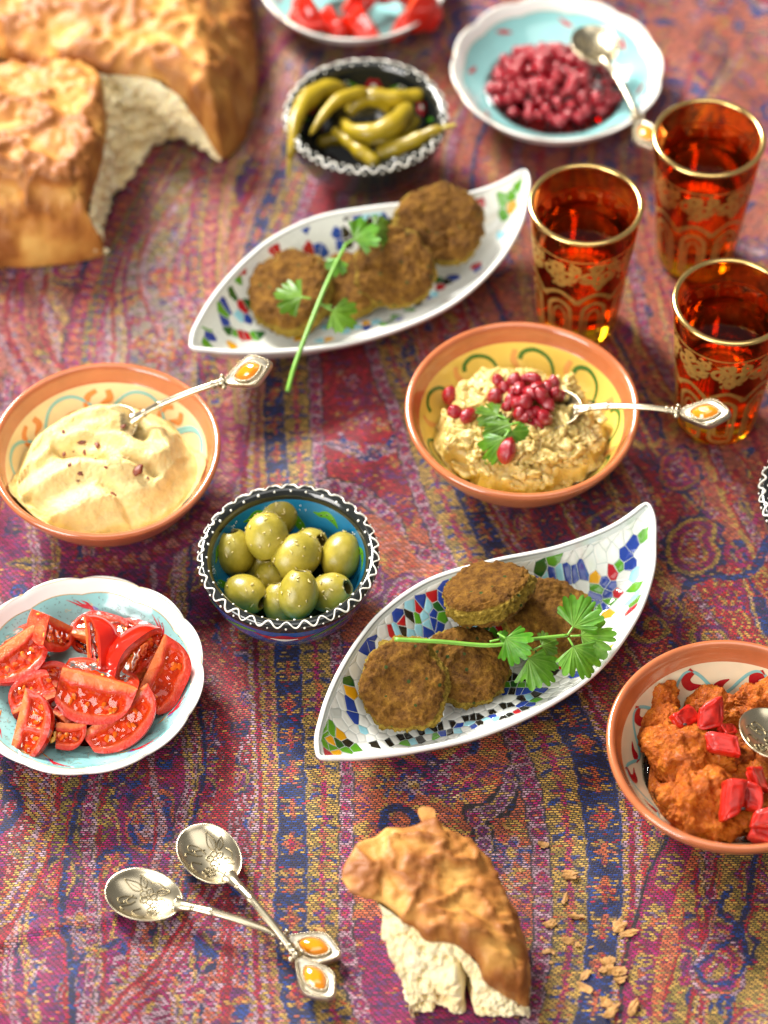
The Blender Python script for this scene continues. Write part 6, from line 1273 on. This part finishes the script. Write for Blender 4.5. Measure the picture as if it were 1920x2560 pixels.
for k, (q, z, n, g, s, al, asp, lab) in enumerate([
    ((720, 960), .0190, (0, 0, 1), (0, 1, 0), .9, 120, 1.0, 'tomato piece lowest in the middle of the heap'), ((420, 820), .0170, (.1, -.2, .9), (0, 1, .1), .8, 100, 1.0, 'pale tomato chunk half buried in the heap'), ((1000, 880), .0185, (-.1, -.2, .9), (.5, .5, 0), .85, 110, 1.0, 'dark red tomato chunk between the big pieces'),
    ((790, 440), .0235, (-.05, .0, 1), (.25, .9, .1), .98, 85, 1.15, 'seedy tomato slice lying at the back of the front plate'), ((290, 590), .0190, (0, -.3, .9), (0, 1, .2), .6, 90, 1.0, 'small pale tomato bit behind the leftmost wedge'), ((1040, 520), .0230, (-.2, -.1, .95), (.6, .8, .1), .95, 80, 1.15, 'watery tomato wedge lined with pale seeds at the back'),
    ((435, 500), .0285, (.75, -.30, .55), (-.5, -.55, -.5), .92, 95, 1.0, 'blocky tomato chunk standing skin side out'), ((140, 680), .0265, (.15, -.20, .95), (.65, -.70, .1), 1.12, 110, 1.2, 'half-moon tomato wedge at the white rim by the picture edge'), ((700, 620), .0310, (-.85, -.35, .35), (.1, -.55, .8), 1.0, 85, 1.15, 'upright tomato wedge with a shiny skin ridge'),
    ((1110, 690), .0300, (.62, -.55, .25), (-.15, .10, .9), 1.32, 105, 1.05, 'biggest glossy domed tomato wedge at the side towards the olive bowl'), ((1260, 860), .0260, (.10, -.55, .80), (.85, -.35, -.2), 1.20, 80, 1.15, 'tomato wedge with a row of pips under the domed piece'),
    ((270, 930), .0230, (.1, -.25, .95), (-.3, .6, .2), .92, 80, 1.1, 'orange-tinged tomato wedge with wet jelly'), ((690, 1000), .0330, (-.08, -.62, .78), (-.25, -.80, -.5), 1.28, 95, 1.12, 'large tomato quarter on top, cut face towards the spoons'), ((930, 1200), .0235, (-.15, -.50, .85), (.55, -.70, -.3), 1.10, 75, 1.35, 'curved tomato slice full of pips at the near side of the plate'), ((230, 1230), .0260, (-.25, -.45, .85), (.75, -.2, .0), 1.00, 90, 1.25, 'hollow tomato wedge with a pale core lying near the rim'), ((490, 1290), .0205, (.1, -.60, .75), (.0, -.85, -.4), .78, 75, .95, 'small triangular tomato chunk at the near edge'), ((560, 1130), .0200, (0, -.3, .9), (.4, .5, 0), .66, 90, 1.0, 'little tomato scrap between the front wedges')]):
    wedge(lab + ' on the tulip plate' if len(lab.split()) < 13 else lab, zt(*q), z, n, g, Rt * s * .98, al + 14, asp * .86, k + 1, cut={0: .6, 3: .7, 5: .6, 7: .75, 10: .8, 13: .85, 1: .5, 2: .5, 4: .3, 6: .45, 8: .6, 9: .75, 11: .6, 12: .8, 14: .7, 15: .35, 16: .3}.get(k, 1.0))
M['tjuice'] = glass_mat('tomato_juice', (.95, .38, .12), 60, 1.34)
pool('tomato_juice', 'orange tomato juice pooled on the tulip plate', (-.1500, -.1300), .036, .036, .0100, M['tjuice'], 7, 'juice')
for k, (x_, y_, z, n, g, s) in enumerate([(690, 20, .030, (.2, -.7, .6), (-.3, -.7, .2), 1.1), (760, -20, .034, (-.5, -.4, .7), (.3, .5, .5), 1.15), (805, 45, .026, (.1, -.7, .65), (.1, -.8, .1), 1.05), (880, 15, .030, (.3, -.5, .8), (.8, -.2, .2), 1.2), (740, 50, .022, (-.3, -.5, .8), (-.6, -.4, 0), .9), (720, 62, .020, 0, 0, .7), (790, 68, .019, 0, 0, .65), (850, 55, .021, 0, 0, .7), (660, 40, .022, 0, 0, .7), (915, 35, .022, 0, 0, .75), (840, -40, .034, (0, -.5, .8), (.2, .6, .5), 1.1), (700, -60, .030, (0, -.3, .9), (-.6, .6, .2), 1.1), (900, -30, .026, (0, -.3, .9), (.6, .6, .2), 1.0)]):
    wedge('wet tomato chunk on the blurred plate behind the pepper bowl', (x_, y_), z, (.8 * (-1) ** k, .25, .45), (.3 * math.sin(k * 2), -.7, .35), Rt * s * .82, 120, .9, 40 + k, 'tomato chunks on the back plate', False)

# ================================================================== BREAD
t = NT('bread_crust'); co = t.coord(); n1 = t.noise(26, 5, .6, co); n2 = t.noise(150, 5, .65, co); hg = t.attr('tone')
c0 = t.ramp(t.math('ADD', t.math('MULTIPLY', n1, .55), t.math('MULTIPLY', hg.outputs['Fac'], .55)), [(.12, (.72, .44, .12)), (.30, (.55, .27, .060)), (.52, (.42, .165, .033)), (.78, (.26, .085, .017))])
c0 = t.mix(t.math('MULTIPLY', t.n('ShaderNodeMapRange', {0: n2, 1: .55, 2: .75}).outputs[0], .25), c0, (.74, .44, .14)); t.set(Base_Color=c0, Roughness=.52, Subsurface_Weight=.08, Subsurface_Radius=(.004, .002, .001)); t.b.inputs['Specular IOR Level'].default_value = .35
t.bump(t.math('ADD', n2, t.math('MULTIPLY', t.noise(700, 4, .6, co), .3)), .40, .0012); M['crust'] = t.m
t = NT('bread_crumb'); co = t.coord(); n1 = t.noise(60, 5, .6, co); n2 = t.n('ShaderNodeTexVoronoi', {'Vector': co, 'Scale': 330.0}).outputs['Distance']; n3 = t.noise(700, 5, .7, co)
t.set(Base_Color=t.ramp(n1, [(.3, (.86, .68, .34)), (.55, (.93, .82, .52)), (.8, (.94, .87, .62))]), Roughness=.85, Subsurface_Weight=.3, Subsurface_Radius=(.005, .004, .002)); t.b.inputs['Specular IOR Level'].default_value = .2; t.bump(t.math('ADD', t.math('MULTIPLY', n2, .3), n3), .35, .0010); M['crumb'] = t.m
def crust_sheet(outline, hmax, dome, step, seed, wr=1.0, amp=(.0030, .0014)):
    """outline rows (px,py,edge height,rounding width m); returns verts, faces, tone, edge loop"""
    O = np.array([np.concatenate([at(x, y, e), [rw]]) for x, y, e, rw in outline]); nn = int(np.sum(np.hypot(*np.diff(np.concatenate([O, O[:1]])[:, :2], axis=0).T)) / step); O = catmull(O, nn, True)
    O[:, :2] += .0012 * np.stack([fbm(np.concatenate([O[:, :2] * 120, O[:, :1] * 0 + seed], 1), 3, seed), fbm(np.concatenate([O[:, :2] * 120, O[:, :1] * 0 + seed + 9], 1), 3, seed + 1)], 1)
    x0, x1, y0, y1 = O[:, 0].min(), O[:, 0].max(), O[:, 1].min(), O[:, 1].max(); gx_, gy_ = np.meshgrid(np.arange(x0, x1, step), np.arange(y0, y1, step)); G = np.stack([gx_.ravel(), gy_.ravel()], 1) + rng.uniform(-.25, .25, (gx_.size, 2)) * step
    ins = np.zeros(len(G), bool); A = O[:, :2]; B = np.roll(A, -1, 0)
    for p, q in zip(A, B):
        c = ((p[1] > G[:, 1]) != (q[1] > G[:, 1])); xi = (q[0] - p[0]) * (G[:, 1] - p[1]) / (q[1] - p[1] + 1e-15) + p[0]; ins ^= c & (G[:, 0] < xi)
    G = G[ins]
    dn_ = np.roll(A, -1, 0) - np.roll(A, 1, 0); nn_ = np.stack([-dn_[:, 1], dn_[:, 0]], 1); nn_ /= np.linalg.norm(nn_, axis=1)[:, None] + 1e-12
    if np.sum(A[:, 0] * np.roll(A[:, 1], -1) - A[:, 1] * np.roll(A[:, 0], -1)) < 0: nn_ = -nn_
    lowe = O[:, 2] < .012; RG = [A[lowe] + nn_[lowe] * dd_ for dd_ in (.0003, .0008, .0016, .0030)]; nG0 = len(G)
    Dg = np.hypot(G[:, None, 0] - A[None, :, 0], G[:, None, 1] - A[None, :, 1]); nearest = Dg.argmin(1); G = G[~(lowe[nearest] & (Dg.min(1) < .0042))]
    G = np.concatenate([G] + RG)
    D = np.hypot(G[:, None, 0] - A[None, :, 0], G[:, None, 1] - A[None, :, 1]); m = (D.min(1) > step * .6) | (np.arange(len(G)) >= len(G) - sum(len(q_) for q_ in RG)); m &= D.min(1) > .0002; G, D = G[m], D[m]
    W_ = 1 / (D + .0015) ** 3; W_ /= W_.sum(1)[:, None]; e = W_ @ O[:, 2]; rw = W_ @ O[:, 3]; d = D.min(1)
    q = np.clip(d / rw, 0, 1); z = e + (hmax - e) * np.sqrt(np.clip(1 - (1 - q) ** 2, 0, 1)) * dome + 0 * e
    P2 = np.concatenate([A, G]); n = len(A)
    r = geometry.delaunay_2d_cdt([Vector(p) for p in P2], [], [list(range(n))], 1, 1e-7); vc = np.array([tuple(v) for v in r[0]]); F = np.array(r[2], np.int32)
    idx = np.array([o_[0] if o_ else 0 for o_ in r[3]]); Z = np.concatenate([O[:, 2], z])[idx]; dd = np.concatenate([np.zeros(n), d])[idx]
    V = np.concatenate([vc, Z[:, None]], 1); N = normals(V, [F]); 
    if N[:, 2].mean() < 0: F = F[:, ::-1]; N = -N
    p = V * np.array([1, 1, 1.4]); wv = np.stack([fbm(p * 30 + 5, 2, seed + 20), fbm(p * 30 + 15, 2, seed + 21), 0 * p[:, 0]], 1) * .012
    ra = R(28 * math.sin(seed)); pr_ = p + wv; pr_ = np.stack([pr_[:, 0] * math.cos(ra) + pr_[:, 1] * math.sin(ra), -pr_[:, 0] * math.sin(ra) + pr_[:, 1] * math.cos(ra), pr_[:, 2]], 1)
    rd_ = 1 - np.abs(fbm(pr_ * np.array([34, 48, 42]) * wr, 3, seed + 3)) ** .8; r2 = 1 - np.abs(fbm((p + wv) * 115 * wr, 3, seed + 4)); bl = fbm(p * 45 * wr, 3, seed + 5)
    k = sstep(0, .006, dd); h = (amp[0] * (rd_ ** 4 - .35) + amp[1] * (r2 ** 2 - .6) + .0022 * bl + amp[1] * 1.1 * (.45 - worley((p + wv * .5) * 78 * wr, seed))) * (.25 + .75 * k)
    V = V + N * h[:, None]; tone = np.clip(.45 + .9 * (rd_ ** 4 - .35) + .9 * bl, 0, 1)
    return V, F, tone
def crumb_wall(top, bot, nu, nv, seed, amp=.0016, bulge=.004, slit=None, back=None):
    Tp = polyres(np.array([at(*q) for q in top]), nu); Bt = polyres(np.array([at(*q) for q in bot]), nu); f = np.linspace(0, 1, nv)[:, None, None]
    P = Tp[None] * (1 - f) + Bt[None] * f; F = grid_faces(nv, nu, False); N = normals(P.reshape(-1, 3), [F]); c = Tp.mean(0)
    out = np.array([0, -1, .3])
    if (N @ out).mean() < 0: F = F[:, ::-1]; N = -N
    P = P.reshape(-1, 3); q = P * 1000; ff = np.repeat(f.ravel(), nu); uu = np.tile(np.linspace(0, 1, nu), nv)
    h = bulge * np.sin(ff * np.pi) * (.6 + .6 * fbm(q / 16 + seed, 2, seed)) + amp * 2.8 * fbm(q / 8 + seed, 4, seed + 1, .65) + amp * .7 * fbm(q / 2.2 + seed, 3, seed + 2) - amp * 2.2 * sstep(.40, .1, worley(q / 5.5 + seed, seed))
    h *= np.clip(ff * 14, .15, 1)
    if slit is not None:
        u0, dw, dp = slit; h -= dp * np.exp(-((uu - u0 - .05 * (ff - .5) + .012 * np.sin(ff * 9)) / dw) ** 2) * sstep(.12, .5, ff)
    return P + N * h[:, None], F
def bread(label, sheets, walls, group=None):
    t_ = thing('torn_bread', label, 'bread', group=group)
    for V, F, tn in sheets: mo('crust', V, [F], M['crust'], t_, cols={'tone': np.repeat(tn[:, None], 3, 1)})
    for V, F in walls: mo('crumb', V, [F], M['crumb'], t_)
    return t_
# the big torn flat loaf: two lobes joined at the tear
lob1 = [(480, 342, .003, .012), (520, 312, .001, .045), (546, 250, .001, .065), (556, 170, .001, .07), (548, 60, .001, .07), (530, -60, .001, .07), (470, -170, .001, .035), (330, -230, .001, .035), (80, -240, .001, .035), (-160, -200, .001, .035), (-210, -60, .001, .03), (-130, 90, .036, .02), (0, 128, .042, .022), (100, 152, .044, .022), (205, 158, .046, .015), (330, 172, .048, .012), (385, 205, .042, .012), (425, 262, .028, .012), (455, 312, .013, .012)]
lob2 = [(-170, 150, .040, .02), (0, 158, .042, .02), (100, 146, .044, .02), (195, 150, .047, .015), (224, 195, .048, .012), (231, 280, .046, .012), (222, 335, .042, .012), (205, 400, .038, .012), (192, 465, .028, .012), (205, 512, .016, .012), (227, 546, .003, .012), (190, 562, .001, .03), (100, 575, .001, .05), (0, 579, .001, .055), (-110, 575, .001, .055), (-190, 520, .001, .03), (-220, 350, .001, .03), (-210, 220, .010, .03)]
wall = crumb_wall([(227, 546, .003), (205, 512, .016), (192, 465, .028), (205, 400, .038), (222, 335, .042), (231, 280, .046), (224, 195, .048), (205, 158, .047), (270, 160, .047), (330, 172, .048), (385, 205, .042), (425, 262, .028), (455, 312, .013), (480, 342, .003)],
                  [(228, 549, .0005), (214, 530, .0005), (212, 500, .0005), (228, 460, .0005), (246, 420, .0005), (275, 385, .0005), (310, 345, .0005), (335, 315, .0005), (350, 305, .0005), (375, 300, .0005), (405, 303, .0005), (435, 315, .0005), (460, 330, .0005), (481, 344, .0005)], 220, 60, 3, .0022, .003)
big = bread('big round flat loaf with wrinkled golden crust, torn open to the white crumb', [crust_sheet(lob1, .060, 1.0, .0024, 2, 1.0, (.0062, .0022)), crust_sheet(lob2, .058, 1.0, .0020, 6, 1.1, (.0062, .0022))], [wall])
# the torn piece in front
zf_ = crop(820, 1980, 2.765)
def cp(P): return [tuple(zf_(*q[:2])) + tuple(q[2:]) for q in P]
lip = [(1390, 1490, .004), (1280, 1440, .012), (1180, 1380, .018), (1080, 1300, .024), (1030, 1190, .030), (960, 1110, .034), (860, 1045, .038), (690, 1030, .040), (600, 935, .043), (500, 880, .046), (400, 780, .049), (240, 730, .052), (150, 690, .053), (102, 610, .053)]
rest_ = [(112, 530, .053), (200, 350, .051), (310, 300, .049), (400, 240, .047), (520, 250, .045), (640, 222, .043), (740, 202, .040), (860, 290, .036), (990, 350, .031), (1060, 440, .027), (1150, 540, .022), (1200, 680, .018), (1280, 830, .013), (1330, 950, .010), (1370, 1100, .007), (1395, 1220, .005), (1400, 1380, .004)]
outl = cp([q + (.010,) for q in lip] + [q + (.014,) for q in rest_])
sheet = crust_sheet(outl, .055, .55, .0013, 14, 1.3, (.0034, .0012))
topw = cp([(345, 775, .045), (372, 785, .047)] + lip[-5::-1]); botw = cp([(592, 1570, 0), (600, 1560, 0), (640, 1530, 0), (700, 1505, 0), (750, 1490, 0), (790, 1460, 0), (900, 1540, 0), (1000, 1535, 0), (1100, 1540, 0), (1280, 1550, 0), (1392, 1492, 0)])
w1 = crumb_wall(topw, botw, 260, 90, 9, .0016, .0035, (.50, .022, .016))
backw = crumb_wall(cp([(345, 775, .045), (315, 640, .045), (340, 500, .045), (430, 380, .044)] + rest_[5:] + [lip[0]]), cp([(592, 1570, 0), (540, 1200, 0), (590, 950, 0), (700, 800, 0), (850, 800, 0), (1000, 850, 0), (1150, 1000, 0), (1280, 1150, 0), (1360, 1300, 0), (1392, 1492, 0)]), 120, 30, 12, .0012, .001)
piece = bread('torn wedge of bread with glossy brown crust and white crumb beside the crossed spoons', [sheet], [w1, backw])
for ch in piece.children:
    if ch.name.startswith('crust'):
        md = ch.modifiers.new('thickness', 'SOLIDIFY'); md.thickness = .0028; md.offset = -1
fl = crust_sheet(cp([(620, 130, .046, .004), (665, 105, .049, .004), (730, 120, .049, .004), (750, 180, .047, .004), (790, 240, .043, .004), (700, 225, .044, .004), (650, 195, .045, .004)]), .0485, .2, .0009, 31, 1.5, (.0008, .0006)); o = mo('crust_flap', fl[0], [fl[1]], M['crust'], piece, cols={'tone': np.repeat(fl[2][:, None] * .6, 3, 1)})
# crumbs on the cloth
M['crumbchip'] = simple('crust_crumb', (.44, .22, .06), .7, .35, 300, bump=.5, bscale=600, sss=.1); lr = np.random.default_rng(17); V0, F0 = ICO[2]
cl_ = [(zf_(1230, 240), 1.4), (zf_(1485, 360), 2.0), (zf_(1330, 535), 1.0), (crop(220, 1980, 2.44)(1420, 845), 1.7)] + [(z6(*q), s) for q, s in [((100, 30), 2.0), ((295, 240), 2.6), ((255, 405), 2.0), ((320, 525), 3.3), ((150, 575), 3.0), ((630, 590), 3.2), ((690, 640), 3.4), ((280, 690), 2.0), ((345, 720), 1.6), ((435, 735), 1.0), ((125, 765), 1.7), ((170, 765), 1.4), ((550, 835), 3.4), ((545, 885), 3.4), ((600, 910), 3.8), ((395, 930), 2.6), ((635, 965), 2.8), ((395, 1015), 2.4), ((540, 1130), 3.0), ((575, 1190), 3.4), ((730, 1145), 3.6), ((160, 840), 1.2)]]
for _ in range(34): cl_.append(((float(lr.normal(1255, 90)), float(lr.uniform(1800, 2205))), float(lr.uniform(.35, .8))))
for k, (q, s) in enumerate(cl_):
    s *= .00095; sz = np.array([lr.uniform(.9, 1.7), lr.uniform(.45, .9), lr.uniform(.15, .32)]); V = V0 * sz * (1 + .75 * fbm(V0 * 1.8 + k * 7, 3, k))[:, None] + .35 * np.stack([vnoise(V0 * 1.6 + k * 3 + j, j) for j in range(3)], 1) * sz; V[:, 2] += .35 * V[:, 0] ** 2 * lr.uniform(-.3, 1); V *= s; V[:, 2] -= V[:, 2].min()
    o = mo('bread_crumb', V, [F0], M['crumbchip'], smooth=False); p = at(*q, 0); o.location = (p[0], p[1], -.0012); o.rotation_euler = (lr.uniform(-.2, .2), lr.uniform(-.2, .2), lr.uniform(0, 6)); tag(o, 'flake of bread crust dropped on the cloth between bread wedge and dip bowl' if 3 < k < 26 else 'speck of bread crumb scattered on the cloth by the torn wedge', 'crumb', 'bread crumbs on the cloth')
fc2 = at(945, 1607, .002); V = V0 * np.array([.0065, .0035, .0022]) * (1 + .3 * fbm(V0 * 2, 3, 5))[:, None]; o = mo('falafel_crumb', V, [F0], M['falafel'], cols={'side': np.full((len(V), 3), .3)}); o.location = (fc2[0], fc2[1] + .003, .0012); tag(o, 'broken bit of falafel on the cloth under the lip of the mosaic dish', 'crumb')

# ================================================================== pieces that belong to a part go under that part
HOST = {'spoon_bowl': ['engraved_flowers'], 'handle': ['collar'], 'finial': ['gem', 'bead_border'], 'inside_glaze': ['teal_arch', 'orange_comma', 'green_hook', 'faded_stroke', 'green_dab', 'teal_wave', 'red_drop'],
        'turquoise_well': ['scroll_ornament', 'tick_ornament', 'tulip_petal', 'violet_petal', 'amber_leaf'], 'rim': ['gold_edge_line', 'white_slip_wave', 'white_slip_dot'],
        'inside_wall': ['white_ring', 'green_leaf', 'black_dot', 'white_speckle', 'red_petal', 'white_flower_heart', 'white_dot'], 'outer_wall': ['tulip_petal', 'tulip_heart', 'outer_leaf'],
        'inside': ['mosaic_tile', 'mosaic_tiles'], 'glass_body': ['gold_rim', 'gold_arch', 'gold_swag', 'gold_scrollwork', 'gold_band'], 'flesh': ['seed', 'gel', 'stem'], 'crust': ['crust_flap']}
for root in [o for o in COL.objects if o.type == 'EMPTY' and o.parent is None]:
    kids = {}
    for ch in root.children: kids.setdefault(ch.name.split('.')[0], []).append(ch)
    for host, subs in HOST.items():
        if host not in kids: continue
        for sb in subs:
            for ch in kids.get(sb, []):
                if ch.parent == root: ch.parent = kids[host][0]
